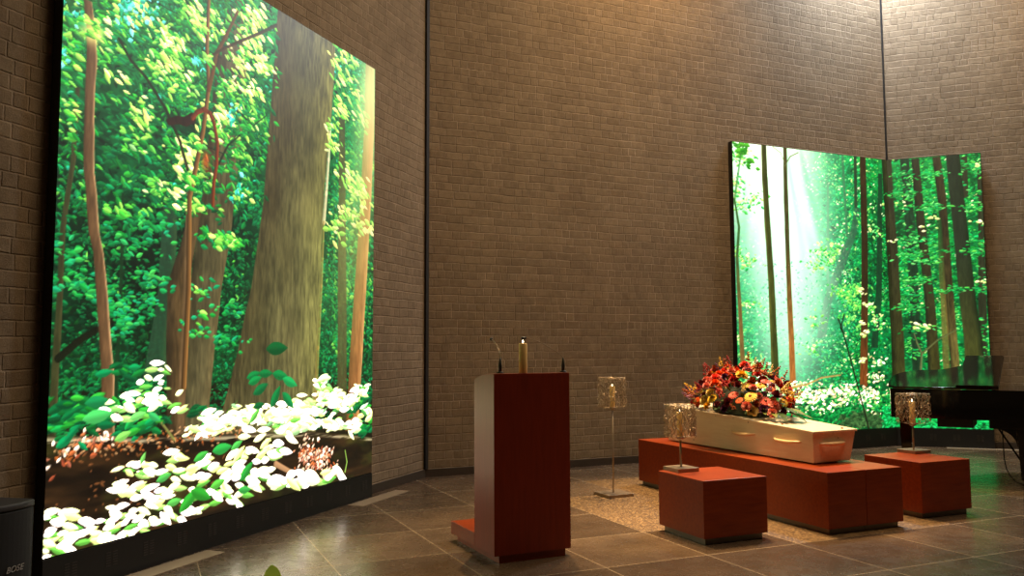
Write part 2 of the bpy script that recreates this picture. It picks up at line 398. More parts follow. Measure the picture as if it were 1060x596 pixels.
def paint_oak_glade():
    c = Canvas(3.62, 4.02, 140, 11); r = c.rng
    DK = [(.0, .13, .07), (.02, .20, .10), (.0, .24, .14), (.03, .10, .05)]
    MD = [(.0, .42, .22), (.03, .52, .25), (.0, .35, .2), (.08, .5, .18), (.0, .6, .36), (0, .3, .16)]
    TL = [(.1, .72, .55), (.35, .85, .8), (.0, .62, .42)]
    LG = [(.25, .72, .25), (.42, .8, .28), (.12, .62, .25), (.55, .85, .35)]
    YL = [(.75, .92, .42), (.95, .95, .55), (.62, .85, .35), (1.0, .96, .72)]
    WH = [(1.5, 1.45, 1.2), (1.25, 1.25, .95), (1.7, 1.6, 1.5), (1.1, 1.12, .7), (1.5, 1.4, 1.35)]
    GW = [(.8, 1.0, .55), (.5, .85, .35), (1.1, 1.15, .8)]
    c.grad([(0, (.10, .07, .03)), (.9, (.12, .10, .05)), (1.0, (.03, .25, .12)), (1.5, (.03, .26, .14)), (2.0, (.02, .20, .11)), (2.6, (.0, .32, .17)), (3.3, (.02, .45, .22)), (4.02, (.1, .55, .28))])
    n = c.noise(.5, .4, 4)
    c.img *= (.55+.9*n)[..., None]
    dm = np.clip((c.noise(.45, .3, 3)-.36)*3.2, 0, 1)
    up = np.clip((c.V-1.7)/1.5, 0, 1); low = 1-np.clip((c.V-1.9)/.5, 0, 1)
    # far woodland
    c.leaves(4200, 0, 3.62, .8, 4.02, .055, DK+MD, 0, .6)
    c.leaves(6000, 0, 3.62, .8, 4.02, .045, MD, -.1, .6, mask=dm)
    c.leaves(3600, 0, 3.62, 2.0, 4.02, .045, MD+TL+MD, 0, .8, mask=dm*up)
    for p, q in (((0.648, 1.771), .38), ((0.782, 1.556), .3), ((0.391, 1.380), .35), ((0.854, 1.924), .25), ((1.666, 1.425), .2), ((1.293, 1.482), .25)):
        c.blob(p[0], p[1], q, q*.8, (.03, .10, .06), .72)
    c.leaves(500, .3, 2.3, 1.9, 2.7, .07, MD, 0, .5, a=.8)
    c.leaves(4200, 0, 3.62, .5, 1.95, .04, [(.02, .3, .15), (.0, .42, .22), (.03, .5, .28), (.12, .55, .28), (0, .25, .13)], 0, .35)
    c.img *= (.72+.56*c.noise(.05, .03, 2))[..., None]
    c.leaves(1500, 0, 3.62, 1.5, 4.02, .04, LG+MD, -.1, .6, mask=dm)
    # far trunks
    c.trunk([(2.165, 0.833, 0.967), (1.596, 0.81, 0.96), (1.331, 0.765, 0.92), (1.007, 0.702, 0.906)], (.17, .29, .20), right=((.25, .36, .22), .4), a=.9, bark=.15)
    c.trunk([(2.193, 0.476, 0.499), (1.818, 0.479, 0.51), (1.446, 0.479, 0.509), (0.835, 0.461, 0.499)], (.10, .22, .12), a=.9)
    c.trunk([(2.782, 0.104, 0.138), (2.325, 0.089, 0.123), (1.907, 0.033, 0.073), (1.539, 0.026, 0.072), (0.974, 0.009, 0.06), (0.669, 0.003, 0.054)], (.24, .25, .14), right=((.32, .30, .18), .4), bark=.3)
    c.trunk([(3.695, 0.978, 1.083), (3.407, 0.969, 1.073), (3.159, 0.974, 1.067)], (.10, .26, .16), a=.85)
    c.stroke([(0.053, 1.136), (0.196, 1.245), (0.320, 1.312), (0.488, 1.408), (0.626, 1.502)], .05, .03, (.09, .12, .06))
    # the twin trunks
    c.trunk([(3.913, 1.402, 1.738), (3.424, 1.327, 1.665), (3.037, 1.288, 1.643), (2.579, 1.242, 1.589), (2.057, 1.175, 1.524), (1.65, 1.107, 1.436), (1.202, 1.057, 1.378), (0.589, 1.032, 1.308)], (.36, .33, .22), left=((.24, .22, .14), .4), right=((.42, .37, .24), .3), bark=.45)
    c.trunk([(2.206, 1.092, 1.208), (1.882, 0.991, 1.141), (1.63, 0.896, 1.088), (1.268, 0.896, 1.078), (0.604, 0.925, 1.097)], (.33, .26, .16), left=((.22, .18, .12), .5), bark=.45)
    c.trunk([(2.437, 1.051, 1.098), (1.951, 1.044, 1.101), (1.404, 1.04, 1.106), (0.601, 1.01, 1.083)], (.42, .33, .22), bark=.3)
    c.leaves(700, .9, 2.3, 2.5, 4.0, .07, MD+LG, -.2, .5, mask=dm)
    # trunks at the right edge
    c.leaves(700, 2.9, 3.62, 1.1, 4.0, .07, MD+LG, -.2, .5, a=.9)
    c.trunk([(3.381, 2.98, 3.079), (2.648, 2.987, 3.102), (1.744, 2.99, 3.137), (0.498, 3.008, 3.17)], (.30, .26, .15), a=.85, bark=.3)
    c.trunk([(4.056, 3.443, 3.609), (3.414, 3.426, 3.61), (2.725, 3.376, 3.575), (1.954, 3.293, 3.505), (1.208, 3.214, 3.438), (0.439, 3.146, 3.365)], (.62, .42, .24), left=((.45, .30, .16), .5), right=((.8, .6, .38), .3), bark=.25)
    # the big trunk
    c.trunk([(0.408, 1.395, 2.662), (0.533, 1.395, 2.665), (0.949, 1.549, 2.674), (1.196, 1.634, 2.68), (1.197, 1.634, 2.68), (1.686, 1.772, 2.701), (1.754, 1.784, 2.704), (2.356, 1.891, 2.739), (2.677, 1.923, 2.758), (3.046, 1.961, 2.811), (3.333, 1.985, 2.853), (3.596, 2.008, 2.877), (3.614, 2.01, 2.878), (4.04, 2.047, 2.906), (4.083, 2.047, 2.908)], (.38, .36, .23), left=((.30, .27, .17), .35), right=((.46, .44, .25), .4), bark=.6, rough=.012)
    ms = np.clip(np.minimum(c.U-1.98, 3.05-c.U)*6, 0, 1)
    for p, ru, rv, col, a in (((2.190, 3.156), .16, .5, (.25, .21, .13), .55), ((2.542, 2.990), .14, .35, (.30, .29, .18), .4), ((2.216, 3.666), .1, .3, (.5, .45, .3), .25), ((2.027, 2.467), .12, .4, (.27, .22, .13), .45),
                            ((2.498, 2.423), .2, .33, (.56, .52, .30), .4), ((2.208, 1.969), .12, .3, (.33, .29, .17), .4), ((1.807, 1.279), .16, .5, (.30, .27, .16), .45), ((2.277, 1.366), .2, .5, (.47, .43, .27), .3), ((2.353, 3.712), .12, .35, (.35, .33, .2), .4)):
        c.blob(p[0], p[1], ru, rv, col, a)
    c.stroke([(2.839, 3.239), (2.815, 2.919), (2.783, 2.602), (2.751, 2.332)], .03, .05, (.95, .85, .68), .8)
    c.stroke([(2.751, 2.332), (2.726, 1.755), (2.687, 1.206), (2.661, 0.742)], .03, .05, (.66, .55, .28), .7)
    for k in range(16):
        u, v = r.uniform(.1, 1.5), r.uniform(2.4, 3.9); a = r.uniform(-.5, .5)
        c.stroke([(u, v), (u+.2*math.cos(a), v+.2*math.sin(a)), (u+.45*math.cos(a), v+.42*math.sin(a)-.04)], .012, .006, (.05, .13, .07), .8)
    # lit crowns
    for x, y, ru, rv, k in ((0.54, 3.43, 0.3, 0.25, 70), (0.85, 3.34, 0.35, 0.28, 90), (0.77, 3.08, 0.25, 0.2, 50), (0.39, 3.31, 0.25, 0.2, 40), (1.07, 3.57, 0.3, 0.2, 60), (1.32, 3.63, 0.2, 0.25, 40), (1.73, 3.82, 0.3, 0.22, 60), (1.74, 3.54, 0.28, 0.3, 75), (1.50, 3.16, 0.35, 0.2, 60), (1.68, 2.98, 0.3, 0.25, 70), (0.32, 3.03, 0.25, 0.25, 40), (0.07, 3.12, 0.2, 0.3, 40), (0.65, 2.74, 0.3, 0.2, 40), (0.95, 3.03, 0.3, 0.25, 60), (1.03, 2.57, 0.25, 0.2, 60), (1.16, 2.42, 0.25, 0.15, 60), (0.54, 2.52, 0.3, 0.2, 30), (0.80, 2.25, 0.3, 0.15, 40), (1.12, 2.20, 0.25, 0.1, 40), (1.38, 2.79, 0.25, 0.22, 45), (1.59, 2.69, 0.25, 0.2, 40), (1.43, 2.00, 0.25, 0.08, 45), (1.64, 2.40, 0.2, 0.2, 30), (0.08, 2.95, 0.2, 0.3, 40), (0.06, 2.58, 0.2, 0.3, 40), (0.48, 2.07, 0.3, 0.15, 30)):
        p = (x, y)
        c.cluster(p[0], p[1], ru*1.2, rv*1.1, int(k*1.3), .07, LG[:3]+MD+MD, -.2, .45, .4)
        c.cluster(p[0], p[1]+.02, ru*.8, rv*.6, int(k*.6), .065, YL[2:3]+YL+LG+LG, -.2, .4, .4)
    for x, y, k in ((0.88, 3.32, 22), (1.75, 3.67, 34), (1.86, 3.47, 26), (1.60, 3.42, 20), (1.70, 3.22, 20), (0.58, 3.42, 18), (1.12, 3.64, 18), (0.62, 2.72, 10), (1.07, 2.65, 14), (1.03, 2.53, 14), (1.19, 3.54, 12), (1.02, 2.29, 10), (0.21, 3.16, 6), (1.42, 2.96, 14), (0.81, 3.13, 10), (0.40, 2.96, 6), (1.73, 3.86, 20)):
        p = (x, y); c.cluster(p[0], p[1], .17, .12, int(k*1.4), .075, YL+[(1.2, 1.15, .8)], -.4, .3, .36)
    for x, y in ((0.49, 3.31), (0.05, 3.23), (1.13, 3.27), (0.54, 3.44), (0.46, 3.40), (-0.01, 2.98), (0.67, 3.51), (1.50, 3.01), (1.60, 2.39)):
        p = (x, y); c.cluster(p[0], p[1], .1, .1, 16, .045, TL+[(.6, .95, .95)], 0, .8, .6)
    for x, y, k in ((0.78, 1.65, 40), (0.70, 1.49, 30), (0.46, 1.44, 30), (0.54, 1.35, 40), (0.39, 1.53, 30), (0.24, 1.55, 20), (0.13, 1.60, 30), (0.09, 1.77, 24), (0.60, 1.83, 20), (1.29, 1.62, 14), (1.15, 1.41, 10), (1.20, 1.30, 8), (1.55, 1.50, 30), (1.49, 1.27, 30), (0.81, 2.05, 20), (0.68, 2.00, 20)):
        p = (x, y); c.cluster(p[0], p[1], .22, .09, k, .06, [(.1, .62, .28), (.02, .5, .26), (.3, .75, .35), (.1, .65, .45)], 0, .3, .45)
    # sunlit leaves against the haze on the right
    for x, y, k in ((2.99, 3.79, 16), (3.12, 3.97, 14), (3.04, 3.48, 16), (2.89, 3.25, 10), (3.23, 3.67, 10), (3.33, 3.46, 10), (3.28, 2.78, 26), (3.40, 2.67, 24), (3.15, 2.48, 20), (2.99, 2.32, 16), (3.41, 2.43, 18), (3.07, 2.84, 10), (2.91, 3.08, 10)):
        p = (x, y); c.cluster(p[0], p[1], .2, .14, int(k*1.6), .09, YL+LG[1:2], -.35, .3, .36)
    c.beam(*(3.583, 3.975), *(3.004, 1.472), .18, .5, (.86, .92, .62), .42)
    c.beam(*(3.474, 3.793), *(3.052, 0.676), .12, .22, (.72, .82, .5), .32)
    c.blob(*(3.530, 3.761), .3, .45, (.86, .93, .66), .55); c.blob(*(3.358, 2.232), .3, .5, (.78, .72, .42), .3); c.blob(*(3.595, 3.236), .14, .7, (1.0, .86, .6), .4)
    c.blob(*(2.808, 1.814), .5, .8, (.62, .62, .36), .16)
    # slim tree on the left
    c.trunk([(3.346, 0.137, 0.2), (3.174, 0.165, 0.236), (2.994, 0.178, 0.253), (2.778, 0.174, 0.245), (2.59, 0.172, 0.249), (2.289, 0.181, 0.258), (2.15, 0.207, 0.286), (1.913, 0.233, 0.315), (1.785, 0.269, 0.356), (1.559, 0.301, 0.393), (1.284, 0.332, 0.428), (1.007, 0.362, 0.466), (0.611, 0.378, 0.489)], (.44, .33, .22), left=((.34, .25, .16), .5), right=((.80, .64, .46), .22), bark=.3, rough=.008)
    c.blob(*(0.194, 3.141), .08, .06, (.95, .9, .55), .9); c.blob(*(0.236, 3.187), .06, .05, (.9, .9, .5), .8)
    # twigs and the hooked vine
    c.stroke([(1.226, 3.774), (1.218, 3.404), (1.248, 3.122), (1.199, 2.776), (1.139, 2.513), (1.080, 2.264), (1.094, 1.610), (1.071, 0.932)], .035, .05, (.46, .33, .18), 1, .5)
    c.stroke([(0.417, 3.190), (0.516, 3.082), (0.650, 3.008), (0.829, 2.846), (0.973, 2.650), (1.054, 2.467)], .02, .03, (.15, .14, .07), .9)
    c.stroke([(1.546, 3.811), (1.432, 3.592), (1.321, 3.403), (1.285, 3.243), (1.248, 3.107)], .025, .045, (.42, .26, .13), .9)
    c.stroke([(2.026, 3.882), (1.829, 3.745), (1.598, 3.598), (1.403, 3.468), (1.260, 3.360)], .03, .02, (.27, .2, .1), .9)
    c.stroke([(1.616, 3.018), (1.757, 2.962), (1.910, 3.081)], .015, .01, (.1, .2, .1), .8)
    c.stroke([(1.369, 2.569), (1.470, 2.739), (1.599, 2.845)], .02, .015, (.1, .14, .08), .8)
    # stub and hook of the broken branch
    c.stroke([(0.868, 2.761), (0.949, 2.796), (1.023, 2.802), (1.089, 2.847)], .05, .075, (.20, .10, .05), 1, .3)
    c.stroke([(1.089, 2.847), (1.135, 2.902), (1.203, 2.942), (1.264, 2.930), (1.307, 2.876), (1.354, 2.726), (1.349, 2.564), (1.322, 2.414), (1.318, 2.254)], .038, .035, (.46, .22, .11), 1, .4)
    c.blob(*(1.236, 2.569), .05, .09, (.75, .25, .1), .8)
    for x, y, k in ((0.20, 3.16, 10), (0.24, 3.20, 8), (1.22, 3.33, 8), (1.15, 3.53, 8), (1.15, 2.67, 10), (1.10, 2.37, 10), (1.20, 1.30, 4), (1.28, 1.45, 4), (1.18, 1.62, 4), (1.41, 1.99, 12), (1.56, 2.00, 10), (0.90, 3.22, 10)):
        p = (x, y); c.cluster(p[0], p[1], .10, .06, k, .075, YL[:3]+LG, -.2, .4, .4)
    # fallen log
    yl = np.interp(c.U[0], [-0.0, 0.73, 1.69, 2.57, 3.61], [0.69, 0.62, 0.55, 0.49, 0.34])
    yl = yl[None, :]+.02*(c.noise(.3, .3, 2)-.5)
    m = np.clip((yl-c.V)*140+.5, 0, 1)
    lc = np.asarray((.19, .13, .07), np.float32)*(.35+1.5*c.noise(.35, .07, 4)**1.5)[..., None]
    lc = lc+np.asarray((.06, .10, .03), np.float32)*np.clip((c.noise(.25, .12, 3)-.5)*4, 0, 1)[..., None]
    c.img = c.img*(1-m[..., None])+lc*m[..., None]
    m2 = np.clip((yl-c.V)*30, 0, 1)*np.clip((.05-(yl-c.V))*40, 0, 1)*np.clip((c.noise(.2, .02, 3)-.34)*5, 0, 1)
    c.blend((slice(None), slice(None)), (1.0, .93, .75), m2*.9)
    for k in range(260):
        u = r.uniform(.05, 1.7); v = r.normal(.58, .03) if k % 3 else r.uniform(.1, .62)
        c.leaf(u, v, r.uniform(.015, .05), .016, r.normal(0, .5), [(.55, .35, .2), (.75, .42, .2), (.85, .65, .45)][k % 3], .75)
    for x, y, k in ((0.29, 0.62, 24), (0.38, 0.63, 20), (0.17, 0.61, 14), (0.05, 0.56, 10), (2.58, 0.36, 40), (2.70, 0.20, 60), (2.55, 0.26, 50), (2.80, 0.27, 40), (2.88, 0.09, 30)):
        p = (x, y); c.cluster(p[0], p[1], .18, .09, k, .045, [(.95, .8, .66), (.8, .45, .25), (.6, .3, .2), (1.2, 1.1, 1.0)], .3, .7, .5)
    c.stroke([(0.724, 0.851), (0.856, 0.715), (0.993, 0.573)], .02, .02, (.55, .55, .3), .9); c.stroke([(2.114, 0.269), (2.308, 0.181), (2.485, 0.125)], .05, .03, (.8, .62, .45), .9)
    # green ground plants behind the log
    for x, y, k in ((0.08, 0.75, 24), (0.34, 0.79, 26), (0.17, 0.83, 20), (0.65, 0.70, 24), (0.49, 0.83, 14), (0.81, 0.72, 16), (3.35, 0.66, 40), (3.50, 0.42, 40), (3.53, 0.74, 26), (1.32, 0.71, 14), (0.56, 1.04, 14)):
        p = (x, y); c.cluster(p[0], p[1], .24, .09, k, .12, MD+LG[:1], .1, .3, .36)
    c.stroke([(1.630, 0.800), (1.534, 0.734), (1.423, 0.636)], .015, .015, (.3, .4, .2), .8)
    # sun bleached leaves
    WB = [(2.13, 0.62, 0.5, 0.16, 90), (1.58, 0.66, 0.35, 0.13, 60), (1.32, 0.64, 0.3, 0.08, 40), (1.82, 0.68, 0.35, 0.1, 50), (2.43, 0.67, 0.4, 0.16, 70), (2.64, 0.70, 0.3, 0.15, 40), (2.78, 0.86, 0.22, 0.1, 40), (2.94, 0.73, 0.35, 0.14, 50), (3.18, 0.71, 0.3, 0.14, 50), (3.38, 0.79, 0.2, 0.12, 30), (3.49, 0.60, 0.2, 0.12, 24), (2.30, 0.56, 0.4, 0.12, 50), (2.72, 0.53, 0.4, 0.1, 50), (3.19, 0.49, 0.4, 0.1, 40)]
    for x, y, ru, rv, k in WB:
        p = (x, y); c.cluster(p[0], p[1], ru*.8, rv*.75, int(k*.62), .135, WH+WH+GW+[(.3, .6, .3)], -.05, .3, .32)
    SP = [(0.77, 1.09, 0.2), (0.89, 1.07, 0.14), (0.91, 0.96, 0.1), (0.72, 0.98, 0.18), (0.64, 0.95, 0.16), (0.75, 0.93, 0.22), (0.81, 0.88, 0.22), (0.60, 0.86, 0.2), (0.53, 0.84, 0.18), (0.68, 0.87, 0.18), (0.89, 0.87, 0.2), (0.98, 0.84, 0.2), (1.06, 0.80, 0.18), (0.47, 0.85, 0.2), (0.57, 0.78, 0.24), (0.71, 0.79, 0.22), (1.00, 0.47, 0.24), (0.60, 0.45, 0.16), (0.71, 0.40, 0.2), (0.51, 0.35, 0.18), (0.58, 0.31, 0.2), (0.74, 0.42, 0.22), (0.87, 0.40, 0.22), (1.04, 0.38, 0.22), (1.18, 0.39, 0.25), (1.33, 0.38, 0.22), (0.74, 0.32, 0.22), (0.67, 0.27, 0.2), (0.57, 0.17, 0.2), (0.46, 0.16, 0.16), (0.83, 0.24, 0.22), (0.93, 0.26, 0.2), (1.05, 0.27, 0.22), (1.19, 0.18, 0.25), (0.88, 0.17, 0.2), (1.28, 0.27, 0.22), (1.40, 0.36, 0.24), (1.66, 0.41, 0.25), (1.79, 0.44, 0.25), (1.95, 0.42, 0.25), (2.09, 0.36, 0.3), (2.20, 0.40, 0.3), (1.93, 0.37, 0.25), (1.64, 0.36, 0.2), (1.54, 0.27, 0.25), (1.44, 0.18, 0.25), (1.70, 0.30, 0.25), (1.79, 0.24, 0.3), (1.88, 0.15, 0.3), (1.99, 0.21, 0.3), (2.18, 0.12, 0.35), (2.34, 0.11, 0.3), (2.44, 0.09, 0.35), (2.56, 0.10, 0.3), (2.73, 0.07, 0.35), (2.88, 0.07, 0.35), (3.08, 0.07, 0.35), (1.76, 0.11, 0.25), (1.65, 0.07, 0.25), (0.03, 0.26, 0.18), (0.11, 0.23, 0.2), (0.19, 0.17, 0.22), (0.30, 0.13, 0.2), (0.06, 0.15, 0.2), (0.16, 0.11, 0.22), (0.27, 0.07, 0.2), (0.37, 0.09, 0.2), (0.48, 0.09, 0.2), (0.04, 0.09, 0.16), (0.10, 0.05, 0.2), (0.56, 0.04, 0.2), (0.63, 0.09, 0.2), (0.75, 0.07, 0.2), (0.03, 0.03, 0.14), (0.41, 0.04, 0.2), (0.88, 0.07, 0.2), (1.01, 0.08, 0.22), (1.15, 0.09, 0.22), (0.52, -0.01, 0.2), (0.68, 0.01, 0.18), (1.29, 0.10, 0.22), (1.41, 0.11, 0.22), (0.76, 0.03, 0.2), (1.54, 0.14, 0.22)]
    for i, (x, y, L) in enumerate(SP):
        p = (x, y)
        q = r.normal(-.06, .2); L = L*.78
        c.leaf(p[0]+.01, p[1]-.035, L*.9, L*.24, q, GW[i % 2], .9)
        for j in range(3 if i > 15 else 2):
            c.leaf(p[0]+r.normal(0, .06), p[1]+r.normal(0, .03), L*r.uniform(.5, .95), L*r.uniform(.2, .3), q+r.normal(0, .2), WH[r.integers(5)])
    for x, y, L, a, col in ((2.11, 1.20, 0.4, 0.05, (0.02, 0.36, 0.18)), (1.82, 0.99, 0.24, 0.3, (0.05, 0.5, 0.26)), (1.97, 1.00, 0.25, 0, (0.04, 0.46, 0.24)), (2.16, 0.98, 0.3, -0.2, (0.05, 0.5, 0.26)), (2.29, 0.92, 0.3, -0.4, (0.12, 0.62, 0.34)), (1.91, 0.88, 0.28, 0.5, (0.04, 0.44, 0.24)), (1.84, 0.95, 0.24, 0.35, (0.06, 0.54, 0.28)), (2.10, 0.81, 0.3, 1.2, (0.05, 0.48, 0.25)), (2.27, 0.77, 0.3, -0.9, (0.06, 0.52, 0.28)), (1.89, 0.75, 0.2, 0.2, (0.04, 0.4, 0.2)), (1.48, 0.46, 0.3, 0.1, (0.2, 0.66, 0.3)), (1.26, 0.43, 0.22, 0.4, (0.3, 0.7, 0.3)), (1.64, 0.47, 0.2, 0.5, (0.35, 0.75, 0.35)), (1.15, 0.14, 0.32, 0.8, (0.22, 0.64, 0.22)), (1.27, 0.16, 0.32, -0.5, (0.2, 0.6, 0.2)), (0.72, 0.48, 0.13, 1.3, (0.5, 0.8, 0.4)), (1.76, 0.26, 0.28, 0.9, (0.2, 0.62, 0.25)), (1.74, 0.12, 0.22, -0.1, (0.25, 0.65, 0.3)), (0.35, 0.78, 0.32, 0.15, (0.32, 0.75, 0.4)), (0.34, 0.87, 0.26, 0.1, (0.1, 0.55, 0.32)), (1.20, -0.09, 0.1, 0.3, (0.3, 0.7, 0.3)), (0.67, 0.76, 0.2, 0.3, (0.5, 0.85, 0.45)), (0.55, 0.64, 0.2, 0.4, (0.55, 0.82, 0.4)), (0.81, 0.74, 0.18, -0.6, (0.25, 0.7, 0.4)), (1.44, 0.21, 0.24, 0.3, (0.4, 0.75, 0.3)), (0.91, 0.33, 0.2, 0.3, (0.35, 0.72, 0.35)), (1.01, 0.15, 0.2, 0.1, (0.4, 0.75, 0.35))):
        p = (x, y); c.leaf(p[0], p[1], L*.72, L*.27, a*.8, col, 1, .12)
    c.stroke([(3.145, 0.069), (3.176, 0.153), (3.142, 0.263)], .02, .012, (.6, .75, .35), 1)
    c.img = np.clip(c.img, 0, None)**1.14*1.2
    return c
def paint_beam_glade():
    c = Canvas(4.13, 3.98, 100, 23); r = c.rng
    DK = [(.0, .16, .08), (.0, .22, .11), (.0, .28, .15), (.02, .12, .06)]
    MD = [(.0, .52, .22), (.03, .60, .27), (.0, .42, .18), (.10, .58, .20), (.05, .70, .38)]
    LG = [(.3, .78, .35), (.45, .84, .35), (.15, .7, .35), (.55, .9, .5)]
    YL = [(.8, .95, .5), (.98, .98, .65), (1.1, 1.05, .85)]
    WH = [(1.4, 1.35, 1.15), (1.2, 1.1, .95), (1.5, 1.45, 1.35), (1.1, 1.0, .8), (1.05, .85, .7)]
    c.grad([(0, (.02, .30, .14)), (.5, (.05, .35, .17)), (1.2, (.03, .42, .22)), (2.4, (.02, .40, .2)), (3.98, (.05, .5, .24))])
    c.img *= (.45+1.0*c.noise(.45, .4, 4))[..., None]
    dm = np.clip((c.noise(.4, .3, 3)-.33)*3.2, 0, 1)
    c.leaves(3600, 0, 4.13, .3, 3.98, .065, DK+MD+MD, 0, .6)
    c.leaves(6500, 0, 4.13, .3, 3.98, .055, MD, 0, .6, mask=dm)
    c.leaves(4600, 0, 4.13, .3, 3.98, .042, LG+LG+MD+MD, 0, .6, mask=dm)
    c.leaves(800, 0, 4.13, .3, 3.98, .04, YL, 0, .6, mask=dm**2)
    c.img *= (.7+.65*c.noise(.06, .04, 2))[..., None]
    # far trunks
    c.trunk([(3.215, 2.197, 2.292), (2.854, 2.104, 2.236), (2.461, 1.862, 2.029), (1.838, 1.542, 1.706), (1.302, 1.394, 1.555)], (.16, .32, .22), a=.8)
    c.trunk([(3.76, 2.697, 2.776), (2.016, 2.567, 2.684), (1.163, 2.418, 2.552)], (.10, .24, .15), a=.9)
    c.trunk([(4.008, 2.216, 2.273), (3.214, 2.197, 2.254)], (.12, .22, .12)); c.trunk([(3.531, 1.676, 1.722), (1.852, 1.602, 1.647)], (.15, .38, .22), a=.8); c.trunk([(3.985, 1.974, 2.021), (2.775, 2.011, 2.058)], (.15, .38, .22), a=.8)
    c.trunk([(3.986, 3.063, 3.181), (3.007, 3.099, 3.229), (2.014, 3.114, 3.243), (0.597, 3.113, 3.24)], (.12, .24, .15), a=.95, bark=.5)
    c.trunk([(3.741, 4.074, 4.16), (2.684, 4.042, 4.128), (1.57, 3.996, 4.105), (0.606, 3.967, 4.076)], (.20, .22, .14), bark=.4)
    c.trunk([(3.944, 3.877, 3.952), (3.331, 3.871, 3.945)], (.22, .23, .14))
    c.leaves(1300, 2.9, 4.13, .3, 3.9, .055, MD+LG, 0, .4, mask=dm)
    # sunlit haze and beams
    c.blob(*(0.439, 3.703), .9, .9, (1.15, 1.2, 1.08), .95, .8); c.blob(*(0.705, 4.001), .7, .4, (1.15, 1.15, 1.0), .85); c.blob(*(0.862, 2.646), .85, 1.3, (.98, 1.14, 1.0), .92); c.blob(*(0.924, 1.568), .6, 1.1, (.86, 1.04, .9), .8)
    c.blob(*(0.124, 1.689), .22, .6, (.2, .68, .42), .4)
    for x1, y1, wa, wb, a in ((1.53, 2.68, 0.06, 0.12, 0.5), (1.36, 1.98, 0.05, 0.13, 0.5), (1.66, 2.13, 0.05, 0.1, 0.35), (1.94, 1.58, 0.03, 0.1, 0.3), (0.26, 1.82, 0.05, 0.12, 0.4), (0.61, 1.43, 0.05, 0.1, 0.4), (1.04, 1.44, 0.05, 0.12, 0.5), (0.06, 2.21, 0.03, 0.08, 0.35), (1.65, 1.17, 0.03, 0.12, 0.3)):
        c.beam(*(0.811, 4.067), x1, y1, wa, wb, (1.0, 1.15, 1.0), a)
    for x0, x1, a in ((0.96, 1.29, 0.3), (1.23, 1.72, 0.3), (0.23, 0.13, 0.25)):
        c.beam(*(x0, 3.85), *(x1, 2.0), .05, .07, (.35, .8, .52), a)
    c.leaves(700, .1, 2.1, .6, 2.4, .045, [(.35, .8, .5), (.15, .65, .38), (.6, .92, .7), (.9, 1.05, .85)], 0, .6, a=.55)
    for x, y, k in ((0.16, 3.81, 26), (0.11, 3.74, 20), (0.04, 3.27, 26), (0.17, 3.08, 24), (0.08, 3.40, 20), (0.34, 3.22, 16), (0.24, 2.35, 20), (0.08, 2.45, 14), (1.53, 2.51, 34), (1.67, 2.44, 34), (1.82, 2.61, 24), (1.43, 2.33, 20), (0.22, 1.76, 20), (0.03, 1.30, 20), (0.18, 0.97, 26), (0.09, 0.72, 20), (0.43, 0.91, 16), (1.29, 1.17, 16), (1.40, 1.57, 12), (2.60, 1.52, 26), (2.48, 1.73, 14), (2.59, 3.24, 10), (2.59, 2.88, 14), (2.29, 3.08, 8)):
        p = (x, y); c.cluster(p[0], p[1], .22, .12, int(k*1.5), .06, YL+LG, 0, .5, .5)
    for x, y, k in ((0.16, 3.87, 22), (0.06, 3.94, 16), (0.27, 3.69, 10)):
        p = (x, y); c.cluster(p[0], p[1], .16, .1, k, .09, [(.2, .55, .15), (.35, .68, .2)], 0, .5, .5)
    for x, y, k in ((1.96, 1.93, 40), (2.12, 1.79, 46), (2.24, 2.01, 40), (2.36, 1.75, 36), (1.83, 2.02, 16), (2.03, 1.58, 24), (2.27, 1.44, 20)):
        p = (x, y); c.cluster(p[0], p[1], .22, .10, int(k*1.5), .06, LG+[(.75, .95, .45)], 0, .5, .5)
    c.stroke([(0.007, 3.132), (0.085, 3.538), (0.143, 3.811)], .04, .03, (.3, .55, .3), .7)
    # middle trunks
    c.trunk([(4.026, 0.501, 0.586), (3.576, 0.498, 0.592), (2.901, 0.519, 0.621), (2.084, 0.554, 0.664), (1.299, 0.565, 0.683), (0.641, 0.567, 0.701)], (.28, .30, .13), left=((.40, .40, .18), .4), bark=.3)
    c.trunk([(4.036, 0.888, 0.958), (3.195, 0.873, 0.951), (2.649, 0.874, 0.953), (1.972, 0.879, 0.965), (1.3, 0.884, 0.987), (0.608, 0.882, 0.994)], (.31, .30, .16), low=((.68, .45, .22), 2.6, 1.2), bark=.3)
    c.stroke([(0.902, 3.716), (1.013, 3.865), (1.156, 3.934)], .02, .015, (.4, .42, .25), .8); c.stroke([(0.704, 3.974), (0.840, 3.904), (0.904, 3.772)], .015, .012, (.5, .5, .3), .8)
    c.trunk([(3.199, -0.008, 0.025), (2.805, 0.058, 0.098), (2.407, 0.008, 0.057), (2.079, 0.01, 0.067), (1.688, 0.026, 0.091), (0.91, 0.042, 0.123)], (.26, .42, .22), low=((.50, .40, .22), 2.6, 1.6), bark=.3)
    c.trunk([(4.007, 2.34, 2.456), (3.354, 2.322, 2.448), (2.707, 2.31, 2.434), (1.726, 2.257, 2.39), (0.607, 2.174, 2.324)], (.24, .18, .10), low=((.50, .29, .13), 2.0, .9), bark=.4)
    for x, y in ((2.26, 1.98), (2.36, 1.78), (2.26, 1.53), (2.32, 1.37), (2.25, 1.00)):
        p = (x, y); c.cluster(p[0], p[1], .1, .05, 8, .08, YL, 0, .3, .4)
    c.trunk([(4.0, 2.778, 2.945), (3.384, 2.795, 2.955), (2.728, 2.81, 2.978), (1.862, 2.822, 2.998), (1.304, 2.831, 3.017), (0.454, 2.815, 3.017)], (.22, .22, .12), low=((.27, .27, .12), 2.2, .8), left=((.13, .16, .08), .5), bark=.35)
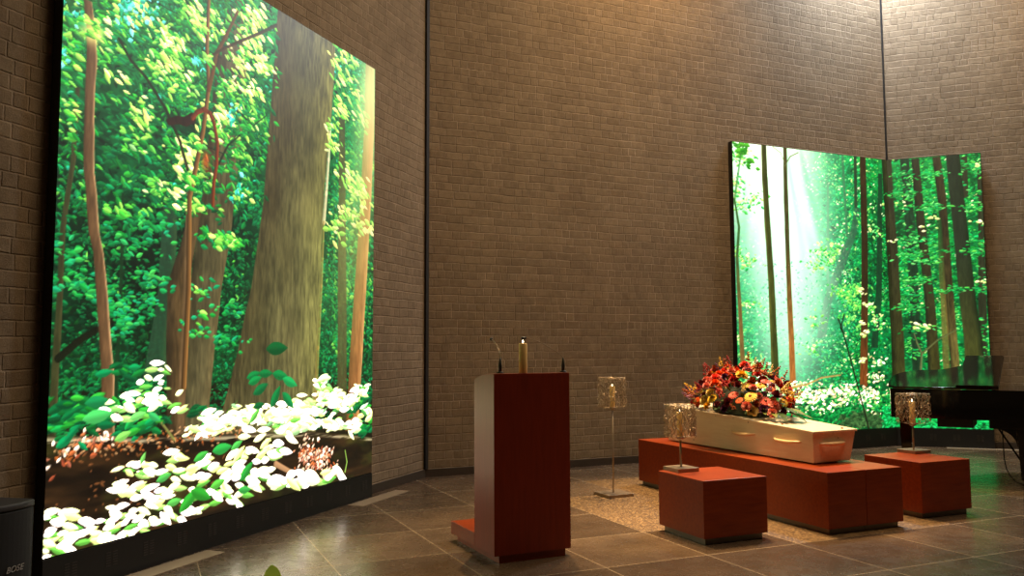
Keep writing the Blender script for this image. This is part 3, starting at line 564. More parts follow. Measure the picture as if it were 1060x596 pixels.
    c.trunk([(3.974, 3.213, 3.317), (2.998, 3.248, 3.364), (2.15, 3.299, 3.427), (1.724, 3.315, 3.454), (0.599, 3.322, 3.486)], (.21, .21, .12), low=((.28, .27, .12), 2.2, .8), left=((.13, .16, .09), .4), bark=.35)
    c.trunk([(3.977, 3.498, 3.6), (3.338, 3.543, 3.657), (2.851, 3.556, 3.669), (1.718, 3.574, 3.699), (1.018, 3.609, 3.733), (0.464, 3.611, 3.735)], (.24, .21, .12), low=((.42, .38, .2), 2.4, 1.2), left=((.18, .18, .1), .4), bark=.5)
    c.trunk([(3.069, 3.526, 3.577), (2.214, 3.518, 3.594), (1.438, 3.519, 3.607), (0.74, 3.516, 3.604)], (.14, .30, .14), low=((.46, .41, .2), 2.9, 1.9), a=.85)
    c.trunk([(3.987, 3.677, 3.853), (3.411, 3.698, 3.886), (2.967, 3.726, 3.913), (1.838, 3.769, 3.978), (1.295, 3.8, 4.033), (0.468, 3.797, 4.065)], (.17, .21, .14), low=((.30, .31, .14), 2.6, 1.0), right=((.12, .18, .09), .3), bark=.25)
    # leaves in front of the trunks
    for x, y, k in ((3.30, 2.15, 30), (3.12, 2.52, 30), (3.37, 2.44, 26), (3.21, 1.44, 30), (4.01, 2.55, 24), (4.11, 1.99, 26), (3.09, 1.73, 26), (3.51, 2.57, 20), (3.67, 2.00, 20), (4.01, 3.18, 16), (4.11, 3.74, 16), (3.46, 3.72, 20), (3.14, 3.75, 16), (2.96, 3.47, 12), (3.28, 2.73, 22), (4.11, 2.68, 20), (3.28, 3.45, 16), (3.48, 3.22, 26)):
        p = (x, y); c.cluster(p[0], p[1], .24, .06, int(k*1.6), .06, MD+LG, 0, .25, .34)
    for x, y, k in ((3.22, 1.51, 8), (3.27, 1.44, 6), (3.48, 3.07, 5), (4.10, 3.81, 6), (4.05, 2.97, 7), (4.06, 2.12, 6), (2.96, 2.74, 5), (3.10, 3.32, 4), (3.37, 2.94, 5)):
        p = (x, y); c.cluster(p[0], p[1], .14, .06, k, .06, YL, 0, .4, .5)
    c.stroke([(3.202, 0.597), (3.225, 0.878), (3.246, 1.076)], .035, .03, (.42, .45, .28), .9); c.stroke([(3.246, 1.076), (3.188, 1.231), (3.154, 1.373)], .03, .015, (.42, .45, .28), .9); c.stroke([(3.246, 1.076), (3.456, 1.271), (3.712, 1.422)], .03, .015, (.4, .42, .25), .9)
    # forest floor
    g = np.clip((.55-c.V)*4, 0, 1)*np.clip((c.U-.1)*5, 0, 1)
    c.leaves(1500, 0, 4.13, 0, .62, .07, MD+DK[1:3], 0, .4)
    c.leaves(500, 0, 4.13, 0, .5, .06, LG, 0, .4)
    for x, y, ru, rv, k in ((0.58, 0.58, 0.4, 0.12, 110), (0.92, 0.50, 0.4, 0.14, 120), (1.26, 0.47, 0.4, 0.12, 110), (1.62, 0.55, 0.4, 0.1, 100), (1.99, 0.54, 0.35, 0.12, 90), (2.26, 0.40, 0.35, 0.14, 90), (2.45, 0.53, 0.3, 0.1, 60), (0.42, 0.71, 0.3, 0.1, 60), (1.09, 0.66, 0.35, 0.06, 50), (2.44, 0.18, 0.2, 0.08, 30), (0.77, 0.31, 0.3, 0.08, 50), (1.43, 0.29, 0.3, 0.07, 40), (1.79, 0.37, 0.3, 0.08, 50), (2.52, 0.74, 0.2, 0.1, 40), (2.53, 0.95, 0.2, 0.12, 30)):
        p = (x, y); c.cluster(p[0], p[1], ru, rv, int(k*.75), .06, WH+[(.7, .95, .5), (.35, .75, .35), (.8, .75, .5)], 0, .5, .45)
    c.stroke([(0.835, 0.610), (1.182, 0.656), (1.450, 0.745), (1.812, 0.780)], .03, .02, (.8, .62, .35), .9)
    for x, y, ru, rv, k in ((1.08, 0.23, 0.4, 0.06, 80), (1.60, 0.19, 0.4, 0.08, 110), (1.88, 0.27, 0.35, 0.06, 70), (2.16, 0.33, 0.2, 0.05, 30), (1.33, 0.12, 0.4, 0.05, 60)):
        p = (x, y); c.cluster(p[0], p[1], ru, rv, k, .07, [(.0, .45, .2), (.05, .6, .28), (0, .34, .16), (.2, .72, .35)], 0, .4, .5)
    for x, y, ru, rv, k in ((2.21, 0.15, 0.4, 0.1, 150), (2.43, 0.09, 0.3, 0.08, 80), (1.96, 0.07, 0.3, 0.05, 60)):
        p = (x, y); c.cluster(p[0], p[1], ru, rv, k, .09, [(.22, .36, .2), (.3, .45, .25), (.15, .28, .15)], .2, .6, .5)
    c.leaves(1300, 2.6, 4.13, 0, .3, .06, [(.0, .7, .32), (.1, .82, .42), (.0, .3, .14), (.0, .55, .25), (.2, .85, .5)], 0, .5)
    c.stroke([(1.813, 1.579), (1.895, 1.372), (2.008, 1.026), (2.136, 0.609), (2.265, 0.191), (2.313, 0.010)], .022, .03, (.12, .13, .08), .95)
    c.stroke([(1.926, 1.649), (1.843, 1.441), (1.895, 1.372)], .02, .02, (.14, .15, .1), .9)
    c.img = np.clip(c.img, 0, None)**1.14*1.18
    return c

# ------------------------------------------------------------------ camera (room axes: x along the back wall, y towards it)
F_PX, PITCH, ROLL, YAW = 859.03, math.radians(4.395), math.radians(-.255), math.radians(66.08)
rx = Vector((math.sin(YAW), -math.cos(YAW), 0)); fh = Vector((math.cos(YAW), math.sin(YAW), 0))
fw = fh*math.cos(PITCH)+Vector((0, 0, math.sin(PITCH))); up = -fh*math.sin(PITCH)+Vector((0, 0, math.cos(PITCH)))
r2 = rx*math.cos(ROLL)+up*math.sin(ROLL); u2 = -rx*math.sin(ROLL)+up*math.cos(ROLL)
cd = bpy.data.cameras.new('camera'); cam = bpy.data.objects.new('camera', cd); COL.objects.link(cam)
cam.matrix_world = Matrix(((r2.x, u2.x, -fw.x, 0), (r2.y, u2.y, -fw.y, 0), (r2.z, u2.z, -fw.z, 1.4), (0, 0, 0, 1)))
cd.sensor_width = 36; cd.sensor_fit = 'HORIZONTAL'; cd.lens = F_PX/1060*36; cd.clip_start = .05
scn.camera = cam

# ------------------------------------------------------------------ the octagonal room
A0, A1 = (2.925, 9.05), (10.256, 9.05)
L = A1[0]-A0[0]; k = L/2**.5; HT = 8.2
ring = [A0, A1, (A1[0]+k, A0[1]-k), (A1[0]+k, A0[1]-k-L), (A1[0], A0[1]-2*k-L), (A0[0], A0[1]-2*k-L), (A0[0]-k, A0[1]-k-L), (A0[0]-k, A0[1]-k)]
names = ['back', 'right', 'far_right', 'front_right', 'front', 'front_left', 'far_left', 'left']
for i, nm in enumerate(names):
    a, b = ring[i], ring[(i+1) % 8]
    ang = math.atan2(b[1]-a[1], b[0]-a[0])
    o = obj('wall_'+nm, MB().box(-.1, L+.1, 0, .2, 0, HT), M['brick'], loc=(a[0], a[1], 0)); o.rotation_euler = (0, 0, ang)
    struct(o)
    # skirting, let in under the brick
    s = obj('baseboard_'+nm, MB().box(0, L, -.018, 0, 0, .088), M['skirting'], loc=(a[0], a[1], 0), bevel=.002); s.rotation_euler = (0, 0, ang)
    struct(s)
# floor: stone tiles, with a stepped cross of exposed aggregate under the catafalque
X0, Y0 = TX0-5*TP, TY0-16*TP
f1 = MB()
cross = lambda cx, cy: (3 <= cx <= 6 and 0 <= cy <= 1) or (4 <= cx <= 5 and -1 <= cy <= 2)
for i in range(-7, 20):
    for j in range(-19, 6):
        f1.mi = 1 if cross(i, j) else 0
        x, y = TX0+i*TP, TY0+j*TP
        f1.add([(x, y, 0), (x+TP, y, 0), (x+TP, y+TP, 0), (x, y+TP, 0)], [(0, 1, 2, 3)])
struct(obj('floor', f1, [M['tile'], M['aggregate']]))
struct(obj('ceiling', MB().prism(ring[::-1], HT, HT+.2), M['plaster']))
# dark joint strips in the corners
o = struct(obj('trim_1', MB().box(-.02, .02, -.02, .02, .09, HT), M['joint'], loc=(2.938, 9.034, 0))); o.rotation_euler = (0, 0, PI/8)
struct(obj('trim_2', MB().box(-.011, .011, -.011, .011, .09, HT), M['joint'], loc=(10.248, 9.043, 0)))
# pale stone strips let into the floor along the screens
def strip(n, s0, s1, sgn):
    d = Vector((1, sgn, 0))/2**.5; nn = Vector((1, -1, 0))/2**.5 if sgn > 0 else Vector((-1, -1, 0))/2**.5
    base = Vector((-.01, 6.115-.025, 0)) if sgn > 0 else Vector((10.256, 9.05, 0))
    q = [base+d*s0+nn*.11, base+d*s1+nn*.11, base+d*s1+nn*.27, base+d*s0+nn*.27]
    mb = MB(); pts = [(p.x, p.y) for p in q]
    if sgn > 0: pts = pts[::-1]
    mb.prism(pts, -.02, .004); struct(obj('trim_%d' % n, mb, M['slot']))
strip(3, 6.70-4.315, 7.60-4.315, 1); strip(4, 3.2-4.315, 4.86-4.315, 1); strip(5, .62, 3.4, -1)

# ------------------------------------------------------------------ the LED screens
def display(name, c, u0, u1, origin, ang, z0, parent):
    """flat picture panel: columns u0..u1 of the canvas"""
    a, b = int(round(u0*c.res)), int(round(u1*c.res))
    img = np.clip(c.img[:, a:b+1], 0, None)
    lo = np.where(img <= .04045, img/12.92, ((img+.055)/1.055)**2.4)
    H, W = lo.shape[:2]
    jj, ii = np.mgrid[0:H, 0:W]
    co = np.zeros((H*W, 3), np.float32); co[:, 0] = (ii/c.res).ravel(); co[:, 2] = (jj/c.res).ravel()
    idx = (jj*W+ii)[:-1, :-1].ravel()
    q = np.stack([idx, idx+1, idx+W+1, idx+W], 1).astype(np.int32)
    me = bpy.data.meshes.new(name); me.vertices.add(H*W); me.vertices.foreach_set('co', co.ravel())
    me.loops.add(q.size); me.loops.foreach_set('vertex_index', q.ravel())
    me.polygons.add(len(q)); me.polygons.foreach_set('loop_start', np.arange(0, q.size, 4, dtype=np.int32))
    me.update(calc_edges=True)
    at = me.color_attributes.new('picture', 'FLOAT_COLOR', 'POINT')
    rgba = np.ones((H*W, 4), np.float32); rgba[:, :3] = lo.reshape(-1, 3)
    at.data.foreach_set('color', rgba.ravel())
    me.materials.append(M['led'])
    o = bpy.data.objects.new(name, me); COL.objects.link(o); o.parent = parent
    o.location = origin; o.rotation_euler = (0, 0, ang)
    return o
def vents(parent, xs, z, y):
    for x in xs:
        mb = MB()
        for col in (0, .052):
            for r in range(6): mb.box(x+col, x+col+.036, y-.0025, y+.003, z+r*.016, z+r*.016+.006)
        obj('vent_slots', mb, M['vent'], parent)
glade = paint_oak_glade()
beams = paint_beam_glade()
# left wall
t = thing('led_screen', 'huge screen by the loudspeaker, glowing with a thick oak trunk and fallen log', 'screen', (-.493, 5.5, 0), PI/4)
obj('cabinet', MB().box(-.0, 3.625, .004, .074, .226, 4.262), M['black'], t)
display('display', glade, 0, 3.62, (.002, 0, .236), 0, 0, t)
obj('base_plinth', MB().box(-.0, 3.625, -.004, .074, 0, .226), M['black'], t)
vents(t, [.145+.3*i for i in range(12)], .085, -.004)
# corner pair
t = thing('led_screen', 'forest screen on the back wall, sunbeams falling between two slim trunks', 'screen', (7.28, 8.97, 0), 0, 'corner screens')
obj('cabinet', MB().hexa([(-.014, .004, .262), (2.88, .004, .262), (2.91, .074, .262), (-.014, .074, .262), (-.014, .004, 4.256), (2.88, .004, 4.256), (2.91, .074, 4.256), (-.014, .074, 4.256)]), M['black'], t)
display('display', beams, 0, 2.88, (0, 0, .27), 0, 0, t)
obj('base_plinth', MB().hexa([(-.014, -.004, 0), (2.878, -.004, 0), (2.91, .074, 0), (-.014, .074, 0), (-.014, -.004, .262), (2.878, -.004, .262), (2.91, .074, .262), (-.014, .074, .262)]), M['black'], t)
vents(t, [.15+.3*i for i in range(9)], .1, -.004)
t = thing('led_screen', 'dark green forest screen on the right wall behind the piano', 'screen', (10.16, 8.97, 0), -PI/4, 'corner screens')
obj('cabinet', MB().hexa([(.002, .004, .262), (1.25, .004, .262), (1.25, .074, .262), (.032, .074, .262), (.002, .004, 4.256), (1.25, .004, 4.256), (1.25, .074, 4.256), (.032, .074, 4.256)]), M['black'], t)
display('display', beams, 2.88, 4.12, (.002, 0, .27), 0, 0, t)
obj('base_plinth', MB().hexa([(.004, -.004, 0), (1.25, -.004, 0), (1.25, .074, 0), (.034, .074, 0), (.004, -.004, .262), (1.25, -.004, .262), (1.25, .074, .262), (.034, .074, .262)]), M['black'], t)
vents(t, [.13+.3*i for i in range(4)], .1, -.004)

# ------------------------------------------------------------------ cherry plinths
def plinth(x, y, w, d, h, label, group=None, rz=-.012, kick=.045, il=.03, ir=.03):
    t = thing('wooden_plinth', label, 'plinth', (x, y, 0), rz, group)
    obj('body', MB().box(0, w, 0, d, kick, h), M['cherry'], t, bevel=.003)
    obj('kick_base', MB().box(il, w-ir, .03, d-.03, 0, kick), M['kick'], t)
    return t
plinth(3.735, 5.02, .575, .585, .46, 'short red plinth in front, carrying the nearest candle holder')
plinth(4.79, 4.89, .384, 2.70, .471, 'long red plinth nearest the lectern, under the coffin', 'long plinths under the coffin', ir=.001)
plinth(5.178, 4.885, .382, 2.70, .471, 'long red plinth on the piano side, under the coffin', 'long plinths under the coffin', il=.001)
plinth(5.955, 5.035, .585, .60, .463, 'short red plinth near the piano, carrying a candle holder')

# ------------------------------------------------------------------ coffin
t = thing('coffin', 'pale pine coffin with bow handles resting on the red plinths', 'coffin', (5.25, 6.3, .471))
def cq(z0, z1f, z1h, inset=0, b=((5.022, 5.27), (5.445, 5.295), (5.62, 7.34), (5.02, 7.32)), tp=((5.012, 5.26), (5.50, 5.285), (5.70, 7.35), (5.03, 7.33)), f0=0., f1=1.):
    g = lambda i, f: (b[i][0]+(tp[i][0]-b[i][0])*f-5.25, b[i][1]+(tp[i][1]-b[i][1])*f-6.3)
    return [(*g(0, f0), z0), (*g(1, f0), z0), (*g(2, f0), z0), (*g(3, f0), z0), (*g(0, f1), z1f), (*g(1, f1), z1f), (*g(2, f1), z1h), (*g(3, f1), z1h)]
ZB = .012
obj('skirting_board', MB().hexa(cq(ZB, ZB+.055, ZB+.06, f0=-.02, f1=.2)), M['pine'], t, bevel=.003)
obj('box', MB().hexa(cq(ZB+.05, .252, .355, f0=.2)), M['pine'], t, bevel=.003)
lb = [(5.004, 5.245), (5.512, 5.272), (5.712, 7.362), (5.022, 7.345)]
obj('lid', MB().hexa([(x-5.25, y-6.3, .252 if i < 2 else .355) for i, (x, y) in enumerate(lb)]+[(x-5.25, y-6.3, .270 if i < 2 else .373) for i, (x, y) in enumerate(lb)]), M['pine'], t, bevel=.004)
obj('runner', MB().box(-.18, .15, -.9, -.84, 0, ZB+.004), M['wick'], t); obj('runner', MB().box(-.18, .25, .8, .86, 0, ZB+.004), M['wick'], t)
def bow(p, q, out, sag=.012):
    p, q, out = Vector(p), Vector(q), Vector(out); pts = []; rr = []
    for i in range(17):
        s = i/16; e = math.sin(PI*s)
        pts.append(p.lerp(q, s)+out*(.002+.04*min(1, e*1.6))+Vector((0, 0, -sag*e))); rr.append(.006+.011*e**.6)
    return MB().tube(pts, rr, 8)
for y in (-.17, -.74):
    for s in (-1, 1):
        f = (y+1.03)/2.06; x = (-.232+.004*f) if s < 0 else (.222+.185*f)
        h = obj('carrying_handle', bow((x, y-.165, .165+.05*f), (x+(.02 if s > 0 else 0), y+.165, .168+.05*f), (s, 0, 0)), M['maple'], t, smooth=True)
for y, xa, xb, o in ((-1.034, -.165, .13, -1), (1.046, -.1, .3, 1)):
    obj('carrying_handle', bow((xa, y, .165), (xb, y+.02, .165), (0, o*.7, 0), .003), M['maple'], t, smooth=True)
for x, y in ((-.18, -.62), (.14, -.98), (-.13, .3), (.31, -.2), (.36, .6), (-.16, .95), (.38, 1.0)):
    z = .271+.103*((y+1.05)/2.1)
    obj('lid_peg', MB().lathe([(.001, z-.004), (.010, z-.003), (.010, z+.006), (.006, z+.011), (.001, z+.012)], 12, x, y), M['peg'], t, smooth=True)

# ------------------------------------------------------------------ lectern
t = thing('lectern', 'tall cherry red lectern with a low step and two microphones on top', 'lectern', (2.157, 5.17, 0), .02)
prof = [(.0, .05), (.345, .05), (.345, 1.205)]
for i in range(9):
    a = i/8; prof.append((.345-.27*a, 1.205+.047*(1-(1-a)**2)))
prof.append((0, 1.2535))
mb = MB(); n = len(prof)
mb.add([(0, y, z) for y, z in prof]+[(.578, y, z) for y, z in prof], [tuple(range(n-1, -1, -1)), tuple(range(n, 2*n))]+[(i, (i+1) % n, (i+1) % n+n, i+n) for i in range(n)])
obj('body', mb, M['cherry_v'], t, bevel=.002)
obj('step_platform', MB().box(0, .578, .347, .80, .05, .142), M['cherry'], t, bevel=.002)
obj('recessed_base', MB().box(.04, .54, .012, .77, 0, .05), M['cherry'], t)
def mic(lx, ly, path, label):
    m = thing('gooseneck_microphone', label, 'microphone', (2.157+lx-ly*.02, 5.17+ly+lx*.02, 1.2575), 0, 'lectern microphones')
    obj('mounting_foot', MB().lathe([(.001, -.002), (.024, -.002), (.024, .004), (.017, .009), (.001, .009)], 16), M['micblack'], m, smooth=True)
    obj('socket', MB().lathe([(.001, .005), (.012, .006), (.013, .045), (.006, .085), (.004, .1), (.001, .1)], 14), M['micblack'], m, smooth=True)
    obj('gooseneck', MB().tube(path[:-1], .0028, 6), M['neck'], m, smooth=True)
    a, b = Vector(path[-2]), Vector(path[-1]); d = (b-a).normalized()
    obj('capsule', MB().tube([a-d*.012, a-d*.01, a+d*.006, a+d*.022, b, b+d*.002], [.003, .008, .0115, .0125, .010, .002], 12), M['micblack'], m, smooth=True)
mic(.06, .03, [(0, 0, .09), (.002, .004, .12), (.004, .03, .155), (.012, .09, .19), (.025, .17, .218), (.04, .25, .232), (.052, .28, .234)], 'microphone on the lectern corner by the screen, dark thin neck')
mic(.545, .03, [(0, 0, .08), (-.002, .003, .1), (-.012, .01, .12), (-.05, .03, .15), (-.11, .06, .19), (-.17, .09, .222), (-.215, .11, .236), (-.24, .12, .238), (-.262, .13, .236)], 'microphone whose pale neck arches over the lectern candle')
# candle on the lectern
def candle(loc, r, h, label, group=None):
    c = thing('pillar_candle', label, 'candle', loc, 0, group)
    obj('wax_column', MB().lathe([(.001, 0), (r*.97, 0), (r, .004), (r, h-.004), (r*.93, h), (r*.6, h-.006), (.001, h-.008)], 24), M['wax'], c, smooth=True)
    obj('wick', MB().tube([(0, 0, h-.009), (.0006, 0, h+.008)], .0012, 5), M['wick'], c)
    obj('flame', MB().lathe([(.0005, h+.001), (r*.12, h+.005), (r*.15, h+.009), (r*.1, h+.016), (.0004, h+.024)], 12), M['flame'], c, smooth=True)
    return c
candle((2.398, 5.225, 1.2535), .029, .205, 'thick yellow candle burning on top of the lectern')

# ------------------------------------------------------------------ candle holders with wire shades
def wire_shade(seed, w, z0, z1, square, nv=24, nl=30, wr=.0026):
    rn = random.Random(seed); mb = MB(); h = z1-z0
    def P(a, v, j=0):
        c, s = math.cos(a), math.sin(a); e = (abs(c)**square+abs(s)**square)**(-1/square)
        q = w*e*(1+.05*math.sin(5*a+seed))+j
        return (q*c, q*s, z0+h*v)
    for k in range(nv):           # bent vertical wires that loop round each other
        a0 = 2*PI*k/nv+rn.uniform(-.06, .06); am = rn.uniform(.06, .14); ph = rn.uniform(0, 6); fr = rn.uniform(1.6, 3.2)
        lo, hi = rn.uniform(-.04, .12), rn.uniform(.9, 1.04)
        mb.tube([P(a0+am*math.sin(ph+fr*2*PI*i/22), lo+(hi-lo)*i/22, rn.uniform(-.01, .01)) for i in range(23)], wr, 4)
    for k in range(nl):           # closed loops
        a0, v0 = rn.uniform(0, 2*PI), rn.uniform(.05, .95); ra, rv = rn.uniform(.07, .17), rn.uniform(.05, .13); tl = rn.uniform(-.8, .8)
        pts = []
        for i in range(14):
            q = 2*PI*i/14; pts.append(P(a0+ra*math.cos(q)+.1*tl*math.sin(q), min(1.03, max(-.05, v0+rv*math.sin(q))), .012*math.sin(2*q+k)))
        mb.tube(pts, wr, 4, True)
    for v in (.98, 1.01):
        mb.tube([P(2*PI*i/40, v+.012*math.sin(i*2.3+v*90), .003*math.sin(i)) for i in range(40)], .0022, 4, True)
    for k in range(6): mb.tube([(0, 0, z0-.012), P(2*PI*k/6, .02)], .0018, 4)
    return mb
def holder(loc, rz, base, pole, shade_h, w, seed, label, square=3.2, bt=.03):
    t = thing('candle_holder', label, 'candle holder', loc, rz, 'candle holders with wire shades')
    obj('base_plate', MB().box(-base/2, base/2, -base/2, base/2, 0, bt), M['pole'], t, bevel=.002)
    z0 = pole
    obj('pole', MB().lathe([(.001, bt), (.0085, bt), (.0085, z0-.03), (.001, z0-.03)], 14), M['pole'], t, smooth=True)
    obj('drip_cup', MB().lathe([(.001, z0-.032), (.014, z0-.03), (.034, z0-.012), (.034, z0-.002), (.03, z0), (.001, z0)], 20), M['pole'], t, smooth=True)
    obj('wire_shade', wire_shade(seed, w, z0, z0+shade_h, square, *((30, 40, .0034) if seed == 7 else (30, 42, .0028))), M['wire'], t, smooth=True)
    return t
H = [((4.235, 7.125, 0), .02, .285, .855, .285, .118, 3, 'tall floor-standing candle holder behind the lectern', 3.2, .028, .205),
     ((3.905, 5.53, .46), .02, .20, .268, .245, .112, 7, 'short candle holder with a lit wire rim, on the front plinth', 2.2, .03, .19),
     ((6.48, 5.545, .463), .0, .20, .27, .265, .115, 12, 'short candle holder with a wire shade, in front of the piano', 4.5, .03, .195)]
for loc, rz, base, pole, sh, w, seed, label, sq, bt, ch in H:
    holder(loc, rz, base, pole, sh, w, seed, label, sq, bt)
    candle((loc[0], loc[1], loc[2]+pole), .026, ch, {3: 'slim candle inside the wire shade of the tall floor stand', 7: 'candle inside the wire shade on the front plinth', 12: 'candle inside the wire shade before the piano'}[seed], 'candles in wire shades')

# ------------------------------------------------------------------ funeral flowers
FA = thing('flower_arrangement', 'large mound of orange, red and yellow flowers on the coffin lid', 'flowers', (5.27, 6.45, .815)); FA.rotation_euler = (.05, 0, 0)
def petal(mb, ang, r0, r1, w, z0, z1, curl, nu=3, nv=4, cup=.2):
    def fn(u, v):
        s = (u-.5)*2; rr = r0+(r1-r0)*v; ww = w*math.sin(PI*min(1, .18+.74*v))**.8
        zz = z0+(z1-z0)*v**.8+curl*v*v+cup*ww*s*s
        x, y = rr, s*ww
        return (x*math.cos(ang)-y*math.sin(ang), x*math.sin(ang)+y*math.cos(ang), zz)
    mb.grid(fn, nu, nv)
def rose():
    mb = MB(); rn = random.Random(1)
    for ring, (n, r0, r1, w, z1, cu) in enumerate(((3, .001, .007, .010, .034, 0), (4, .003, .014, .014, .034, -.001), (5, .004, .023, .018, .030, -.004), (6, .005, .034, .021, .022, -.008), (6, .005, .042, .022, .012, -.012))):
        for k in range(n): petal(mb, 2*PI*(k+.37*ring)/n+rn.uniform(-.1, .1), r0, r1, w, 0, z1, cu, cup=.5)
    return mb
def gerbera():
    mb = MB()
    for ring, (n, r1, z) in enumerate(((16, .047, .006), (14, .038, .012), (12, .026, .015))):
        for k in range(n): petal(mb, 2*PI*(k+.5*ring)/n, .006, r1, .0085, .004+ring*.003, z, -.004, 2, 3, .2)
    return mb
def carnation():
    mb = MB(); rn = random.Random(5)
    for ring in range(5):
        for k in range(8):
            a = rn.uniform(0, 6.28); petal(mb, a, .002, .036-.006*ring, .014, 0, .012+.007*ring, rn.uniform(-.006, .006), 3, 4, rn.uniform(-.6, .9))
    return mb
def sprig():
    mb = MB(); rn = random.Random(9)
    for k in range(26):
        q = rn.uniform(0, 6.28); h = rn.uniform(.0, .085); r = .026*(1-h/.1)*rn.uniform(.4, 1); s = rn.uniform(.004, .008)
        c = (r*math.cos(q), r*math.sin(q), h)
        mb.add([(c[0]+s*x, c[1]+s*y, c[2]+s*z) for x, y, z in ((1, 0, 0), (-1, 0, 0), (0, 1, 0), (0, -1, 0), (0, 0, 1.3), (0, 0, -1))], [(0, 2, 4), (2, 1, 4), (1, 3, 4), (3, 0, 4), (2, 0, 5), (1, 2, 5), (3, 1, 5), (0, 3, 5)])
    return mb
def leafblade(Ln, w, droop):
    mb = MB()
    mb.grid(lambda u, v: ((u-.5)*2*w*math.sin(PI*min(1, .08+.92*v))**.8, Ln*v, -droop*v*v+abs(u-.5)*.35*w), 4, 8)
    return mb
proto = {}
def flower(kind, fn, col, centre=None):
    me_key = (kind, col)
    if me_key not in proto:
        o = obj(kind, fn(), PET[col] if isinstance(col, str) else col, FA, smooth=True); proto[me_key] = o
        if centre:
            obj(kind+'_eye', MB().lathe([(.001, .008), (.011, .010), (.010, .018), (.001, .021)], 12), centre, o, smooth=True)
        return o
    src = proto[me_key]; o = src.copy(); COL.objects.link(o); o.parent = FA
    for ch in list(src.children):
        c = ch.copy(); COL.objects.link(c); c.parent = o
    return o
def aim(o, p, d, sc, spin):
    o.location = p; d = Vector(d).normalized()
    q = d.to_track_quat('Z', 'Y').to_matrix() @ Matrix.Rotation(spin, 3, 'Z')
    o.rotation_euler = q.to_euler(); o.scale = (sc,)*3
rn = random.Random(31)
ROSE = ['orange', 'coral', 'red', 'wine', 'pink', 'yellow', 'orange', 'cream', 'orange', 'pink']
kinds = [('rose', rose, None, ROSE, 1.05), ('gerbera', gerbera, 'eye', ['yellow', 'coral', 'orange', 'yellow'], .95), ('carnation', carnation, None, ['wine', 'red', 'rust', 'pink', 'orange', 'purple'], 1.05), ('filler_sprig', sprig, None, ['purple', 'lilac', 'rust', 'cream', 'yellow', 'red'], 1.1)]
spots = []; N = 175
for i in range(N):                    # golden spiral over the mound
    zc = 1-(i+.5)/N*.97; a = i*2.39996
    s = math.sqrt(max(0, 1-zc*zc))
    spots.append((.38*s*math.cos(a), .57*s*math.sin(a), .02+.40*zc*(1+.0*s), s*math.cos(a), s*math.sin(a), zc))
for i, (x, y, z, nx, ny, nz) in enumerate(spots):
    kx = rn.choices(kinds, (5, 2.2, 3.6, 3.4))[0]
    col = rn.choice(kx[3])
    o = flower(kx[0], kx[1], col, M['peg'] if kx[2] else None)
    j = rn.uniform(.93, 1.08) if kx[0] != 'filler_sprig' else rn.uniform(1.0, 1.14)
    taper = 1-.25*max(0, (y-.2)/.6) if y > 0 else 1
    aim(o, (x*j, y*j, max(.06, z*j*taper)), (nx*.9+rn.uniform(-.25, .25), ny*.7+rn.uniform(-.25, .25), nz*1.0+.35), kx[4]*rn.uniform(.85, 1.4), rn.uniform(0, 6))
lp = []
lm = [M['leaf'], M['leaf2'], M['leaf']]
core = MB().grid(lambda u, v: (.21*math.sin(PI*v/2)*math.cos(2*PI*u)*(1+.1*math.sin(40*u+9*v)), .38*math.sin(PI*v/2)*math.sin(2*PI*u)*(1+.1*math.sin(31*u)), -.0+.23*math.cos(PI*v/2)*(1+.08*math.sin(25*u))), 24, 8)
obj('foliage_core', core, M['core'], FA, smooth=True)
lproto = {}
def leaf_at(mi, p, az, pitch, sc):
    kk = mi
    if kk not in lproto: o = obj('leaf', leafblade(.13, .022, .03) if kk < 3 else leafblade(.20, .026, .05), lm[kk % 3], FA, smooth=True); lproto[kk] = o
    else:
        o = lproto[kk].copy(); COL.objects.link(o); o.parent = FA
    o.location = p; o.rotation_euler = (pitch, 0, az-PI/2); o.scale = (sc,)*3
for i in range(62):
    a = 2*PI*i/62+rn.uniform(-.1, .1); zz = rn.choice((.045, .06, .09, .14))
    leaf_at(rn.randrange(3), (.32*math.cos(a), .52*math.sin(a), zz), math.atan2(math.sin(a)*.8, math.cos(a)), rn.uniform(-.1, .6) if zz > .07 else rn.uniform(.08, .5), rn.uniform(.7, 1.15))
for a in (-1.9, -1.75, -1.6, -1.5, -1.4, -1.3, -2.05): leaf_at(3+rn.randrange(2), (.26*math.cos(a)+.02, .58*math.sin(a), rn.uniform(.05, .10)), a, rn.uniform(-.05, .15), rn.uniform(.95, 1.25))
for i in range(90):
    x, y, z, nx, ny, nz = spots[rn.randrange(8, N)]
    leaf_at(rn.randrange(3), (x*.72, y*.72, max(.04, z*.72)), math.atan2(ny, nx), rn.uniform(.2, 1.1), rn.uniform(.6, 1.0))

# ------------------------------------------------------------------ grand piano: x towards the keyboard, y towards the lid's open side
PZ = .985
t = thing('grand_piano', 'black grand piano with its lid raised, in front of the corner screens', 'piano', (7.42, 6.66, 0), -math.radians(56.9))
def outline(ins=0.):
    pts = [(1.60-ins, ins), (1.60-ins, 1.47-ins)]
    pts += [(1.02, 1.47-ins)]
    for i in range(1, 12):                # bent side
        s = i/12; e = s*s*(3-2*s); pts.append((1.02-(1.02-.42)*s, (1.47-ins)-(1.47-.80)*e))
    for i in range(0, 9):                 # round tail
        a = PI/2*i/8; pts.append((.36-(.36-ins)*math.sin(a)**.9 if i else .40, .40+(.38-ins)*math.cos(a)))
    pts += [(ins, .16), (.02+ins, .05+ins), (.10, ins)]
    return pts
ol = outline()
obj('case', MB().prism(ol, PZ-.31, PZ), M['lacquer'], t, bevel=.006)
